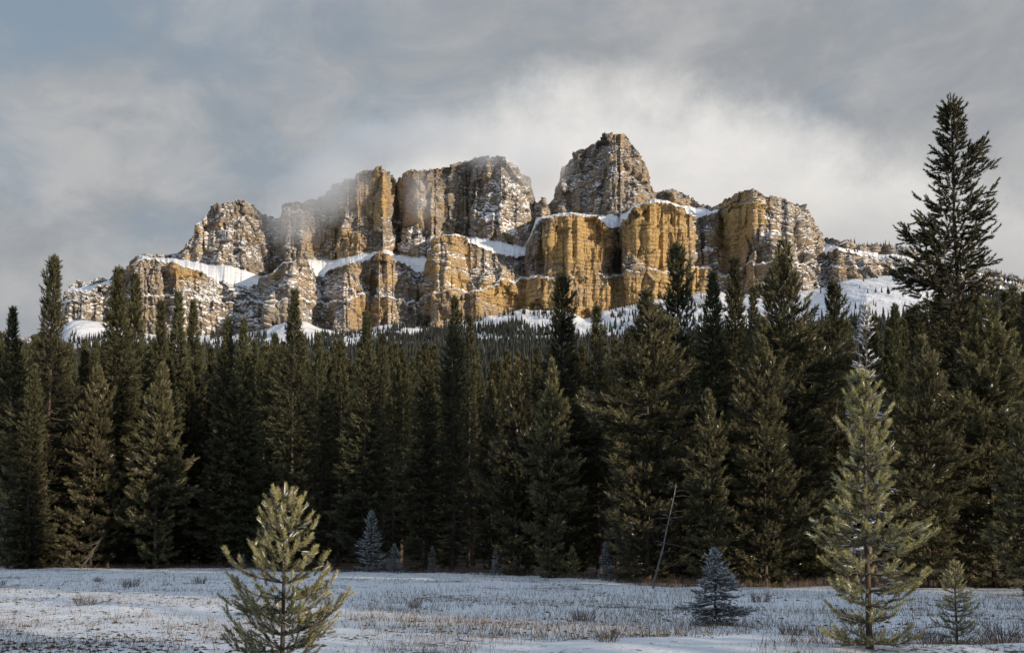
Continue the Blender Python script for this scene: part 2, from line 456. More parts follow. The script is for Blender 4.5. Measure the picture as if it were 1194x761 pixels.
DUS = [(590, 240, 34, 45, 0.5), (262, 360, 60, 32, 0.65), (262, 285, 60, 30, 0.3), (915, 270, 40, 34, 0.45), (480, 285, 30, 20, 0.45), (395, 345, 26, 26, 0.35), (700, 205, 45, 45, 0.15), (90, 350, 40, 26, 0.35), (800, 275, 16, 26, 0.4), (935, 320, 40, 24, 0.5), (360, 345, 30, 30, 0.4),
       (540, 320, 40, 24, 0.3), (470, 340, 30, 30, 0.3), (835, 290, 14, 40, 0.25), (1050, 305, 50, 14, 0.45), (675, 282, 40, 34, -0.45), (765, 270, 38, 36, -0.45), (855, 270, 24, 46, -0.4), (640, 345, 60, 16, -0.15), (720, 340, 90, 16, -0.2), (430, 225, 26, 40, -0.2)]


def ell(px, py, lst):
    o = np.zeros(px.shape)
    for cx, cy, rx, ry, w in lst:
        d = np.hypot((px - cx) / rx, (py - cy) / ry)
        o += w * np.clip((1.25 - d) / 0.5, 0, 1)
    return o


APRON = {}


def facets(p, seed):
    """angular broken-rock relief: each Voronoi cell is one tilted plane; also returns the distance to the joint"""
    out = np.empty(len(p), np.float32); jn = np.empty(len(p), np.float32)
    M32 = np.int64(0xFFFFFFFF)
    for s0 in range(0, len(p), 150000):
        q = p[s0:s0 + 150000].astype(np.float64)
        c = np.floor(q).astype(np.int64)
        best = np.full(len(q), 9e9); sec = np.full(len(q), 9e9); val = np.zeros(len(q))
        for dx in (-1, 0, 1):
            for dy in (-1, 0, 1):
                for dz in (-1, 0, 1):
                    i, j, k = c[:, 0] + dx, c[:, 1] + dy, c[:, 2] + dz
                    h = (i * 73856093 ^ j * 19349663 ^ k * 83492791 ^ (seed * 2654435)) & M32
                    h = (h * 1103515245 + 12345) & M32
                    h ^= h >> 15
                    h = (h * 2246822519) & M32
                    h ^= h >> 13
                    r = [((h >> sft) & 1023) / 1023.0 for sft in (0, 7, 14)]
                    h2 = (h * 3266489917) & M32
                    h2 ^= h2 >> 16
                    t = [((h2 >> sft) & 1023) / 1023.0 - 0.5 for sft in (0, 8, 16)]
                    ex, ey, ez = q[:, 0] - (i + r[0]), q[:, 1] - (j + r[1]), q[:, 2] - (k + r[2])
                    d = ex * ex + ey * ey + ez * ez
                    v = t[0] * 1.1 + 1.5 * t[1] * ex + 1.1 * t[2] * ez
                    m = d < best
                    sec = np.where(m, best, np.minimum(sec, d))
                    val = np.where(m, v, val)
                    best = np.where(m, d, best)
        out[s0:s0 + 150000] = val
        jn[s0:s0 + 150000] = np.sqrt(sec) - np.sqrt(best)
    return out, jn


def build_mountain():
    step = 0.72
    px = np.arange(-180, 1390, step)
    W = len(px)
    jag = lambda s, sc, a: a * fbm(np.stack([px / sc, np.full(W, s), np.full(W, 0.5)], 1), 4, 0.6)
    line = lambda L, s, a: np.interp(px, [p[0] for p in L], [p[1] for p in L]) + jag(s, 9.0, a)
    kern = np.exp(-0.5 * (np.arange(-6, 7) * step / 0.7) ** 2); kern /= kern.sum()
    sm = lambda v: np.convolve(np.pad(v, 6, 'edge'), kern, 'valid')
    kw = np.exp(-0.5 * (np.arange(-90, 91) * step / 22) ** 2); kw /= kw.sum()
    wide = lambda v: np.convolve(np.pad(v, 90, 'edge'), kw, 'valid')
    k6 = np.exp(-0.5 * (np.arange(-40, 41) * step / 9) ** 2); k6 /= k6.sum()
    wide6 = lambda v: np.convolve(np.pad(v, 40, 'edge'), k6, 'valid')
    but = sm(np.interp(px, *np.array(BUT).T)) + jag(31.7, 14, 14)
    upp = sm(np.interp(px, *np.array(UPP).T)) + jag(57.1, 14, 14)
    def steps(w, amp, sd_):
        u = px / w + 0.35 * fbm(np.stack([px / (w * 3), np.full(W, sd_ * 3.7), np.full(W, 0.5)], 1), 2)
        i_ = np.floor(u)
        h_ = np.abs(np.sin(i_ * 12.9898 + sd_ * 78.233) * 43758.5453) % 1
        g_ = np.abs(np.sin(i_ * 39.425 + sd_ * 11.13) * 24634.6345) % 1
        return amp * ((h_ - 0.5) * 2 + (np.mod(u, 1) - 0.5) * (g_ - 0.5) * 2)
    but = np.where((but > 0) & (px < 600), 0.6 * but, but)
    but = but + steps(17, 12, 1) + steps(7.3, 5, 2)
    upp = upp + steps(15, 11, 3) + steps(6.1, 5, 4)
    y5 = line(SKY, 3.3, 1.3) + steps(5.3, 1.1, 5) + steps(2.3, 0.6, 6)
    y4 = np.maximum(line(L4, 8.1, 1.0), y5 + 0.5)
    y3 = np.maximum(line(L3, 12.9, 1.3) + steps(6.7, 1.4, 7) + steps(2.9, 0.7, 8), y4 + 0.4)
    y2 = np.maximum(line(L2, 22.9, 3.0) + steps(11, 1.8, 9), y3 + 4)
    y1 = np.maximum(line(L1, 44.2, 2.2), y2 + 4)
    gk = np.interp(px, [540, 615, 835, 880], [0.85, 0.32, 0.32, 0.7])
    d1 = 2692 + but * gk * 0.9 + jag(71.0, 30, 22)
    d2a = 2708 + but * gk + jag(71.0, 30, 22)
    d2b = np.maximum(2722 + but, d2a + 3) + 20 * np.clip(0.35 + jag(91.0, 26, 1.7), 0, 1.5)
    d3 = 2780 + but * 1.0
    h45 = (y4 - y5) * 2.6
    d4 = np.maximum(3010 + upp, d3 + 25)
    near = np.clip((px - 826) / 12, 0, 1) * np.clip((962 - px) / 8, 0, 1)      # the right-hand buttress is one wall
    d4 = d4 * (1 - near) + (d3 + 5) * near
    y4 = y4 * (1 - near) + np.maximum(y3 - 0.5, y5 + 0.3) * near
    d5 = d4 + 15 + np.interp(px, [300, 420, 600, 640, 770, 830], [0.55, 0.36, 0.36, 0.55, 0.55, 0.36]) * h45
    y0 = np.interp(px, [-200, 300, 620, 900, 1060, 1200, 1400], [520, 500, 490, 490, 470, 450, 470])
    ym = wide(y1) * 0.45 + np.interp(px, [-200, 300, 400, 620, 900, 1010, 1060, 1200, 1400], [470, 428, 424, 418, 404, 372, 378, 372, 420]) * 0.55
    P = [at(px, y0, np.full(W, 700.0)), at(px, ym, np.full(W, 2050.0)), at(px, wide6(y1), wide6(d1) - 14), at(px, y1 + 9, d1), at(px, y2 + 1.2, d2a), at(px, y2 - 1.0, d2b), at(px, y3, d3), at(px, y4, d4), at(px, y5, d5)]
    top = P[-1].copy()
    b1 = top.copy(); b1[:, 1] += 130; b1[:, 0] *= 1.0 + 130 / 3200; b1[:, 2] -= 25
    b2 = top.copy(); b2[:, 1] += 900; b2[:, 0] *= 1.0 + 900 / 3200; b2[:, 2] = b2[:, 2] * 0.72
    b3 = top.copy(); b3[:, 1] += 3500; b3[:, 0] *= 2.0; b3[:, 2] = -60
    P += [b1, b2, b3]
    PY = [y0, ym, y1, y1, y2 + 1.2, y2 - 1, y3, y4, y5, y5, y5, y5]
    nrow = [20, 46, 3, 70, 6, 110, 26, 150, 10, 8, 6]
    cliff = [0.05, 0.22, 0.5, 1.0, 0.30, 1.0, 0.05, 1.0, 0.5, 0.4, 0.2]
    rows, prow, crow, bench, seg = [], [], [], [], []
    for s, n in enumerate(nrow):
        for j in range(n + (s == len(nrow) - 1)):
            t = j / n
            rows.append(P[s] * (1 - t) + P[s + 1] * t)
            prow.append(PY[s] * (1 - t) + PY[s + 1] * t)
            edge = min(t, 1 - t) * n
            c0 = cliff[s]
            if edge < 3:
                o_ = cliff[s - 1] if t < 0.5 and s > 0 else (cliff[s + 1] if t >= 0.5 and s < len(nrow) - 1 else c0)
                c0 = c0 + (o_ - c0) * 0.5 * (1 - edge / 3)
            crow.append(c0)
            bench.append({6: 0.72, 1: 0.66, 0: 0.4, 4: 0.36}.get(s, 0.0))
            seg.append(s)
    G = np.array(rows)                                   # (H, W, 3)
    H = len(rows)
    PYG = np.array(prow)
    PXG = np.broadcast_to(px, (H, W))
    gu = np.gradient(G, axis=1); gv = np.gradient(G, axis=0)
    N = np.cross(gu, gv)
    N = unit(N)
    N[N[..., 1] > 0.2] *= 1
    for _ in range(2):
        N[1:-1] = (N[:-2] + N[1:-1] + N[2:]) / 3
        N[:, 1:-1] = (N[:, :-2] + N[:, 1:-1] + N[:, 2:]) / 3
    N = unit(N)
    p = G.reshape(-1, 3)
    n = N.reshape(-1, 3).copy()
    n[:, 2] *= 0.35
    cw = np.repeat(np.array(crow), W)
    warp = np.stack([perlin(p / 90 + 5), perlin(p / 90 + 40), perlin(p / 90 + 80)], 1) * 16
    q = p + warp
    crag = fbm(q / 95, 3, 0.5)
    zz = p[:, 2] + 0.06 * p[:, 0] + perlin(p / 130) * 14
    uu = p[:, 0] * 0.88 + p[:, 1] * 0.55
    # sub-vertical joints: flat upright slabs standing at different depths, with open cracks between
    block = np.zeros(len(p))
    for cw_, ch_, am, sd_ in ((52.0, 150.0, 5.5, 1), (23.0, 75.0, 3.4, 2), (10.0, 34.0, 2.0, 3)):
        uw = uu + perlin(p / np.array([cw_ * 1.5, cw_ * 1.5, cw_ * 5]) + sd_ * 13) * cw_ * 0.55
        iu = np.floor(uw / cw_).astype(np.int64)
        h0 = np.abs(np.sin(iu * 12.9898 + sd_ * 78.233) * 43758.5453) % 1
        iz = np.floor(zz / ch_ + h0 * 7 + 0.5 * perlin(p / (ch_ * 0.4) + sd_)).astype(np.int64)
        hh = 0.6 * (np.abs(np.sin(iu * 127.1 + sd_ * 74.7) * 43758.5453) % 1) + 0.4 * (np.abs(np.sin(iu * 127.1 + iz * 311.7 + sd_ * 74.7) * 43758.5453) % 1)
        fu = np.abs(np.mod(uw / cw_, 1.0) - 0.5) * 2
        tilt = (np.mod(uw / cw_, 1.0) - 0.5) * (h0 - 0.5) * 1.6
        block += am * ((hh - 0.5) * 1.5 + tilt) - am * 1.1 * np.clip((fu - 0.88) / 0.12, 0, 1) * h0
    # broken ground: tilted planes at three sizes, weaker on the sheer ochre walls
    och0 = np.clip(ell(PXG, PYG, OCH).ravel(), 0, 1)
    rough = 1.0 - 0.55 * och0
    qa = p + warp * 0.6
    f1, j1 = facets(qa / np.array([62, 62, 92.0]), 3)
    f2, j2 = facets(qa / np.array([25, 25, 38.0]), 5)
    f3, j3 = facets(p / np.array([10.5, 10.5, 15.0]), 7)
    f4, j4 = facets(p / np.array([4.8, 4.8, 6.0]), 9)
    fac = 27.0 * f1 + (10.0 * f2 - 2.5 * np.clip(1 - j2 / 0.10, 0, 1)) * rough + (4.6 * f3 - 1.6 * np.clip(1 - j3 / 0.16, 0, 1)) * rough + 1.9 * f4 * rough
    strat = np.zeros(len(p))
    for per, am, ph in ((67.0, 7.5, 0.2), (25.0, 3.6, 0.6), (9.5, 1.2, 0.3)):
        ff = np.mod(zz / per + ph + 0.6 * perlin(p / (per * 2.0) + ph * 50), 1.0)
        saw = np.where(ff < 0.9, 1 - 0.1 * ff / 0.9, 0.9 * (1 - (ff - 0.9) / 0.1)) - 0.6
        strat += am * saw * (0.5 + 1.1 * np.clip(perlin(p / 140 + per) + 0.1, 0, 1))
    n = np.zeros_like(p); n[:, 1] = -1.0
    n[:, 0] = 0.5 * np.clip(N[..., 0].ravel(), -1, 1)
    disp = 12.0 * crag + strat + block * (0.55 + 0.45 * och0) + fac * 0.9
    ap0 = np.repeat(np.array(seg), W) <= 1
    disp = np.where(ap0, 10.0 * crag + 2.0 * f2, disp)
    p = p + n * (disp * cw)[:, None]
    p[:, 2] += np.where(ap0, 0, 0.30 * cw * (6.0 * f2 + 4.0 * f3 + 1.2 * f4))
    # snow slopes: gentle rills
    ap = (np.repeat(np.array(seg), W) == 1)
    rill = fbm(np.stack([(p[:, 0] + 0.25 * p[:, 2]) / 60, p[:, 2] / 120, p[:, 1] / 400], 1), 5, 0.55) * 6.0
    p[:, 2] += np.where(ap, rill, 0)
    och = ell(PXG, PYG, OCH).ravel() * 0.90 + 0.17
    dus = 0.40 + ell(PXG, PYG, DUS).ravel()
    ben = (np.array(bench)[:, None] * (1 - 0.75 * near[None] * (np.array(seg) == 6)[:, None])).ravel()
    gi = np.arange(H * W).reshape(H, W)
    f = np.stack([gi[:-1, :-1], gi[:-1, 1:], gi[1:, 1:], gi[1:, :-1]], -1).reshape(-1, 4)
    me = mesh('mountain', p, f, 4, {'ochre': och, 'dust': np.clip(dus, 0, 1.2), 'bench': ben}, True)
    tag(obj('mountain', me, mat_mountain()), 'castellated limestone mountain with ochre cliffs and snowy ledges', 'mountain', kind='structure')
    Gd = p.reshape(H, W, 3)
    APRON['G'] = Gd; APRON['px'] = px; APRON['seg'] = np.array(seg); APRON['py'] = PYG


build_mountain()

# ------------------------------------------------------------------ foliage generators
def tubes(paths, radii, sides=4):
    """list of (k,3) paths with (k,) radii -> verts, quads"""
    VV, FF, base = [], [], 0
    ang = np.arange(sides) * 2 * math.pi / sides
    for P, r in zip(paths, radii):
        P = np.asarray(P, float); k = len(P)
        T = unit(np.gradient(P, axis=0))
        ref = np.array([0, 0, 1.0]) if abs(T[0, 2]) < 0.8 else np.array([1.0, 0, 0])
        A = unit(np.cross(T, ref)); B = np.cross(T, A)
        ring = P[:, None] + np.asarray(r)[:, None, None] * (A[:, None] * np.cos(ang)[None, :, None] + B[:, None] * np.sin(ang)[None, :, None])
        VV.append(ring.reshape(-1, 3))
        i = base + np.arange(k * sides).reshape(k, sides)
        j = np.roll(i, -1, axis=1)
        FF.append(np.stack([i[:-1], j[:-1], j[1:], i[1:]], -1).reshape(-1, 4))
        base += k * sides
    return np.concatenate(VV), np.concatenate(FF)


def blades(base, axis, shoot, nlen, w, n, spread, tint, rng, jitter=0.25):
    """needle blades round each shoot: base/axis (N,3), shoot length (N)"""
    Nn = len(base)
    b = np.repeat(base, n, 0); a = np.repeat(axis, n, 0); sh = np.repeat(shoot, n)
    u = np.tile((np.arange(n) + 0.5) / n, Nn) + rng.uniform(-0.5, 0.5, Nn * n) / n
    start = b + a * (u * sh)[:, None]
    rad = unit(np.cross(a, rng.normal(size=(Nn * n, 3))))
    phi = spread * (1 - 0.45 * u) * rng.uniform(0.7, 1.25, Nn * n)
    d = unit(a * np.cos(phi)[:, None] + rad * np.sin(phi)[:, None])
    ln = nlen * rng.uniform(0.7, 1.2, Nn * n)
    side = unit(np.cross(d, rng.normal(size=(Nn * n, 3)))) * (w * 0.5)
    V = np.stack([start - side, start + side, start + d * ln[:, None]], 1).reshape(-1, 3)
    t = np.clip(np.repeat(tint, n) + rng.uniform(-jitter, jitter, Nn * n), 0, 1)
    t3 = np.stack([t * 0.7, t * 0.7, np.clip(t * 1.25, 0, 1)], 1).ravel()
    return V, t3


LIFT = {'spruce': (-0.25, 0.35), 'pine': (-0.1, 0.6), 'blue': (-0.1, 0.4), 'laden': (-0.2, 0.3), 'young': (0.05, 0.75), 'frosty': (-0.3, 0.2)}


def conifer(name, H, seed, prof, whorl, per, droop, upturn, lat, tuft, nl, nw, nb, spread, bare=0.0, density=1.0,
            mat='spruce', snow=0.0, tube_sides=3, lift_top=0.9, irregular=0.25, core=True, trunk_r=0.011, dead=0, snow_size=1.0):
    """conifer meshes (trunk, branches, crown, snow) of height H with its base at the origin"""
    rng = np.random.RandomState(seed)
    # trunk
    zt = np.linspace(0, H * 0.995, 14)
    wob = np.cumsum(rng.normal(0, 0.0016 * H, (14, 2)), 0)
    wob -= wob[0]
    trunk = np.column_stack([wob, zt])
    tr = H * trunk_r * (1 - zt / H) ** 0.85 + 0.008
    tr[0] *= 1.35
    tv, tf = tubes([trunk], [tr], 9)
    ctr = lambda z: np.array([np.interp(z, zt, trunk[:, 0]), np.interp(z, zt, trunk[:, 1]), z])
    paths, rads, SB, SA, SL, ST = [], [], [], [], [], []
    z = H * bare
    lobe = rng.uniform(0, 6.28, 3)
    wi = 0
    while z < H * 0.985:
        t = z / H
        Rm = prof(t) * H
        cnt = max(3, int(round(per * (0.75 + 0.5 * rng.rand()))))
        a0 = rng.uniform(0, 6.28)
        gap = rng.rand() < irregular * 0.35
        for b in range(cnt):
            az = a0 + b * 6.283 / cnt + rng.normal(0, 0.25)
            mod = 1 + irregular * (0.55 * math.sin(az * 2 + lobe[0] + t * 9) + 0.45 * math.sin(az + lobe[1] - t * 14))
            L = Rm * mod * rng.uniform(0.62, 1.12) * (0.6 if gap else 1)
            if L < 0.05 * H ** 0.5 * 0.3:
                L = max(L, 0.04 * H ** 0.5)
            ang0 = -droop * (1 - t) + lift_top * max(0, t - 0.55) / 0.45 + rng.normal(0, 0.10)
            s = np.linspace(0, 1, 6)
            el = ang0 + upturn * s ** 1.6
            dr = L / 5
            rr = np.concatenate([[0], np.cumsum(np.cos(el[:-1]) * dr)])
            hh = np.concatenate([[0], np.cumsum(np.sin(el[:-1]) * dr)])
            c = ctr(z)
            wv = rng.normal(0, 0.03) * L * s ** 2
            P = c + np.stack([np.cos(az) * rr - np.sin(az) * wv, np.sin(az) * rr + np.cos(az) * wv, hh], 1)
            paths.append(P)
            rads.append(np.linspace(0.012 * L + 0.006, 0.003, 6))
            isdead = dead and t < dead and rng.rand() < 0.7
            isdead_ax = isdead
            if core and not isdead_ax:
                na = max(2, int(L / tuft * 1.1))
                for q in range(na):
                    sp = (q + rng.uniform(0.2, 0.9)) / na
                    if sp < 0.06:
                        continue
                    pos = np.array([np.interp(sp, s, P[:, k]) for k in range(3)])
                    e_ = np.interp(sp, s, el)
                    SB.append(pos); SA.append(unit(np.array([math.cos(az), math.sin(az), math.tan(e_)]) + rng.normal(0, 0.22, 3) + np.array([0, 0, 0.12])))
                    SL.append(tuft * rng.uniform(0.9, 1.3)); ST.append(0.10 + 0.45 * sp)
            # shoots on the branch and its laterals
            nlat = max(2, int(L * lat * density))
            for i in range(nlat):
                sp = rng.uniform(0.10 if L > 0.6 else 0.05, 1.0)
                pos = np.array([np.interp(sp, s, P[:, k]) for k in range(3)])
                fwd = unit(np.array([math.cos(az), math.sin(az), math.tan(np.interp(sp, s, el))]))
                sidev = np.array([-math.sin(az), math.cos(az), 0]) * (1 if rng.rand() < 0.5 else -1)
                ll = (0.16 + 0.42 * (1 - sp)) * L * rng.uniform(0.55, 1.1)
                dv = unit(fwd * rng.uniform(0.5, 1.1) + sidev * rng.uniform(0.35, 1.0) + np.array([0, 0, rng.uniform(-0.22, 0.28)]))
                if isdead:
                    if rng.rand() < 0.5:
                        paths.append(np.stack([pos, pos + dv * ll * 0.5, pos + dv * ll + np.array([0, 0, -0.06 * ll])])); rads.append(np.array([0.008, 0.006, 0.003]))
                    continue
                lf = rng.uniform(0.25, 1.35)
                m = max(1, int(round(ll / tuft)))
                if ll > 0.35:
                    paths.append(np.stack([pos, pos + dv * ll * 0.6, pos + dv * ll])); rads.append(np.array([0.007, 0.005, 0.003]))
                for q in range(m):
                    f = (q + rng.uniform(0.3, 1)) / m
                    SB.append(pos + dv * ll * f + rng.normal(0, 0.02 * L, 3) * 0.4)
                    SA.append(unit(dv * 0.8 + fwd * 0.3 + np.array([0, 0, rng.uniform(*LIFT[mat])]) + rng.normal(0, 0.22, 3)))
                    SL.append(tuft * rng.uniform(0.75, 1.25))
                    ST.append((0.06 + 0.72 * (0.35 * sp + 0.65 * f)) * lf * rng.uniform(0.6, 1.3) + (0.5 if rng.rand() < 0.04 else 0))  # paler frosted ends; crown shade and sunlit tips are also put into the tint
            if not isdead:
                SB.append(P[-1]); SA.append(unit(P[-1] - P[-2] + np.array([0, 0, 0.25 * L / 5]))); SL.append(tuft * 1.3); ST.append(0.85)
        z += whorl * (0.7 + 0.6 * rng.rand()) * (1.0 - 0.45 * t)
        wi += 1
    SB.append(ctr(H * 0.985)); SA.append(np.array([0.02, 0, 1.0])); SL.append(tuft * 1.6); ST.append(0.8)
    SB = np.array(SB); SA = np.array(SA); SL = np.array(SL); ST = np.array(ST)
    cv, ct = blades(SB, SA, SL, nl, nw, nb, spread, ST, rng)
    res = {'trunk': mesh(name + '_trunk', tv, tf, 4, smooth=True)}
    bv, bf = tubes(paths, rads, tube_sides)
    res['branches'] = mesh(name + '_branches', bv, bf, 4)
    res['crown'] = mesh(name + '_crown', cv, np.arange(len(cv)).reshape(-1, 3), 3, {'tint': ct})
    res['trunk'].materials.append(M['bark']); res['branches'].materials.append(M['twig']); res['crown'].materials.append(M[mat])
    if snow > 0:
        pick = rng.rand(len(SB)) < snow
        b0 = SB[pick]; a0 = SA[pick]; l0 = SL[pick]
        sv, sf = snow_lumps(b0, a0, l0, tuft, rng, snow_size)
        res['snow'] = mesh(name + '_snow', sv, sf, 4, smooth=True)
        res['snow'].materials.append(M['snow'])
    res['H'] = H
    res['R'] = float(np.percentile(np.hypot(cv[:, 0], cv[:, 1]), 97))
    return res


def snow_lumps(b, a, l, tuft, rng, size=1.0):
    """a small pillow of snow lying along the top of each shoot"""
    n = len(b)
    a = unit(a * np.array([1, 1, 0.55]))
    side = unit(np.cross(a, np.array([0, 0, 1.0]) + rng.normal(0, 0.05, (n, 3))))
    upv = np.cross(side, a)
    us = np.array([0.0, 0.3, 0.75, 1.05]); ws = np.array([0.10, 0.9, 0.8, 0.08]); hs = np.array([0.15, 0.75, 0.7, 0.15])
    wd = size * tuft * 0.10 * rng.uniform(0.6, 1.3, n)
    th = size * tuft * 0.09 * rng.uniform(0.6, 1.3, n)
    V = []
    for u, w, h in zip(us, ws, hs):
        c = b + a * (l * u)[:, None] + upv * (tuft * 0.16)
        for sx, sz in ((-1, 0), (-0.6, 1), (0.6, 1), (1, 0)):
            V.append(c + side * (wd * w * sx)[:, None] + upv * (th * h * sz)[:, None])
    V = np.stack(V, 1)                                   # n,16,3
    f = []
    for r in range(3):
        for s in range(4):
            f.append((r * 4 + s, r * 4 + (s + 1) % 4, (r + 1) * 4 + (s + 1) % 4, (r + 1) * 4 + s))
    f = np.array(f)
    Fc = (f[None] + (np.arange(n) * 16)[:, None, None]).reshape(-1, 4)
    return V.reshape(-1, 3), Fc


cone = lambda w, p=0.8: (lambda t: w * (1 - t) ** p * min(1, 0.55 + t * 2.2))
colm = lambda w: (lambda t: w * min(1.0, (1 - t) * 2.3 + 0.02) ** 0.8 * min(1, 0.6 + t * 2.0))

KIND = {}
# narrow dark spruces: bushy, pencil-thin and ragged with dead lower limbs, full, and high-crowned with a bare stem
for i, (w, p, s, per_, irr, bare_, dead_, wh) in enumerate(((0.115, 0.80, 11, 7, 0.50, 0.01, 0.12, 0.36), (0.088, 0.66, 12, 6, 0.70, 0.03, 0.34, 0.40), (0.128, 0.88, 13, 7, 0.45, 0.01, 0.0, 0.36), (0.100, 0.60, 14, 6, 0.65, 0.10, 0.38, 0.42))):
    KIND['spruce%d' % i] = conifer('spruce', 16, s, cone(w, p), wh, per_, 0.45, 0.65, 8.5, 0.25, 0.17, 0.036, 15, 0.8, bare=bare_, irregular=irr, trunk_r=0.008, dead=dead_)
# fluffy lodgepole pines, clothed to the ground
for i, (w, s) in enumerate(((0.140, 21), (0.122, 22), (0.150, 23))):
    KIND['pine%d' % i] = conifer('pine', 14, s, colm(w), 0.54, 7, 0.28, 0.90, 8.5, 0.28, 0.18, 0.034, 22, 0.85, bare=0.01, mat='pine', snow=0.03, snow_size=1.5, irregular=0.5, trunk_r=0.008)
# tall open pines
KIND['open0'] = conifer('open_pine', 20, 31, lambda t: 0.118 * (1 - t) ** 0.60 * min(1, 0.5 + t * 1.5), 0.38, 6, 0.12, 0.75, 5.5, 0.38, 0.14, 0.038, 50, 0.85, bare=0.04, mat='spruce', irregular=0.85, core=False, lift_top=0.25, trunk_r=0.009)
KIND['open1'] = conifer('open_pine', 18, 32, lambda t: (0.095 + 0.06 * (t < 0.55)) * (1 - t) ** 0.45 * min(1, 0.5 + t * 1.5), 0.42, 6, 0.22, 0.9, 6.0, 0.28, 0.16, 0.032, 24, 0.75, bare=0.02, mat='spruce', irregular=0.5, trunk_r=0.008)
# grey frosted, half-dead spruce
KIND['frost0'] = conifer('frosted_spruce', 12, 41, cone(0.125, 0.8), 0.36, 7, 0.55, 0.25, 7.0, 0.20, 0.10, 0.02, 9, 0.7, bare=0.02, mat='frosty', snow_size=1.8, snow=0.5, irregular=0.3, dead=0.9, trunk_r=0.008)
# small spruces with frosted blue needles
for i, (w, p, s) in enumerate(((0.30, 0.80, 51), (0.40, 0.70, 52), (0.26, 0.9, 53))):
    KIND['blue%d' % i] = conifer('small_spruce', 2.6, s, cone(w, p), 0.17, 7, 0.05, 0.35, 13, 0.11, 0.05, 0.010, 20, 0.8, bare=0.02, mat='blue', snow_size=1.6, snow=0.16, irregular=0.35, trunk_r=0.012)
# snow-laden small spruce of the meadow
KIND['laden'] = conifer('laden_spruce', 1.6, 55, cone(0.50, 0.80), 0.10, 8, 0.22, 0.40, 22, 0.085, 0.034, 0.007, 36, 0.85, bare=0.01, mat='laden', snow_size=2.0, snow=0.50, irregular=0.45, trunk_r=0.016)
# young pines near the camera
KIND['young0'] = conifer('young_pine', 2.34, 61, lambda t: 0.49 * (1 - t) ** 0.70 * min(1, 0.80 + t), 0.20, 6, -0.22, 0.90, 6.2, 0.135, 0.048, 0.0054, 130, 1.1, bare=0.04, mat='young', snow=0.16, irregular=0.22, lift_top=0.35, trunk_r=0.012)
KIND['young1'] = conifer('young_pine', 4.1, 62, lambda t: 0.235 * (1 - t) ** 0.60 * min(1, 0.75 + t), 0.27, 6, 0.0, 0.75, 8.5, 0.135, 0.050, 0.0056, 120, 1.15, bare=0.03, mat='young', snow=0.13, irregular=0.40, lift_top=0.5, trunk_r=0.010)
KIND['young2'] = conifer('young_pine', 2.2, 63, lambda t: 0.32 * (1 - t) ** 0.7 * min(1, 0.75 + t), 0.17, 6, -0.10, 0.7, 10.0, 0.115, 0.045, 0.006, 60, 1.0, bare=0.04, mat='young', snow=0.12, irregular=0.35, lift_top=0.5, trunk_r=0.012)
for k_, v_ in KIND.items():
    print('KIND', k_, len(v_['crown'].polygons), round(v_['R'], 2))


def plant(kind, name, label, cat, group, loc, H, rz, wide=1.0, light=False, lean=0.0):
    k = KIND[kind]
    o = bpy.data.objects.new(name, None)
    COL.objects.link(o)
    o.empty_display_size = 0.3
    s = H / k['H']
    o.location = loc
    o.scale = (s * wide, s * wide, s)
    o.rotation_euler = (lean, 0, rz)
    tag(o, label, cat, group)
    for part in ('trunk', 'branches', 'crown', 'snow'):
        if part in k and not (light and part in ('snow', 'branches')):
            q_ = obj(part, k[part], None, o)
            if part in ('snow', 'branches'):
                q_['kind'] = 'stuff'
    return o


def by_px(px, ytop, Y):
    base = at(px, 640, Y)
    topz = at(px, ytop, Y)[2]
    x = float(at(px, 0.78 * ytop + 0.22 * 650, Y)[0])
    gz = float(ground_z(np.array(x), np.array(float(Y))))
    return (x, float(Y), gz - 0.04), float(topz - gz)


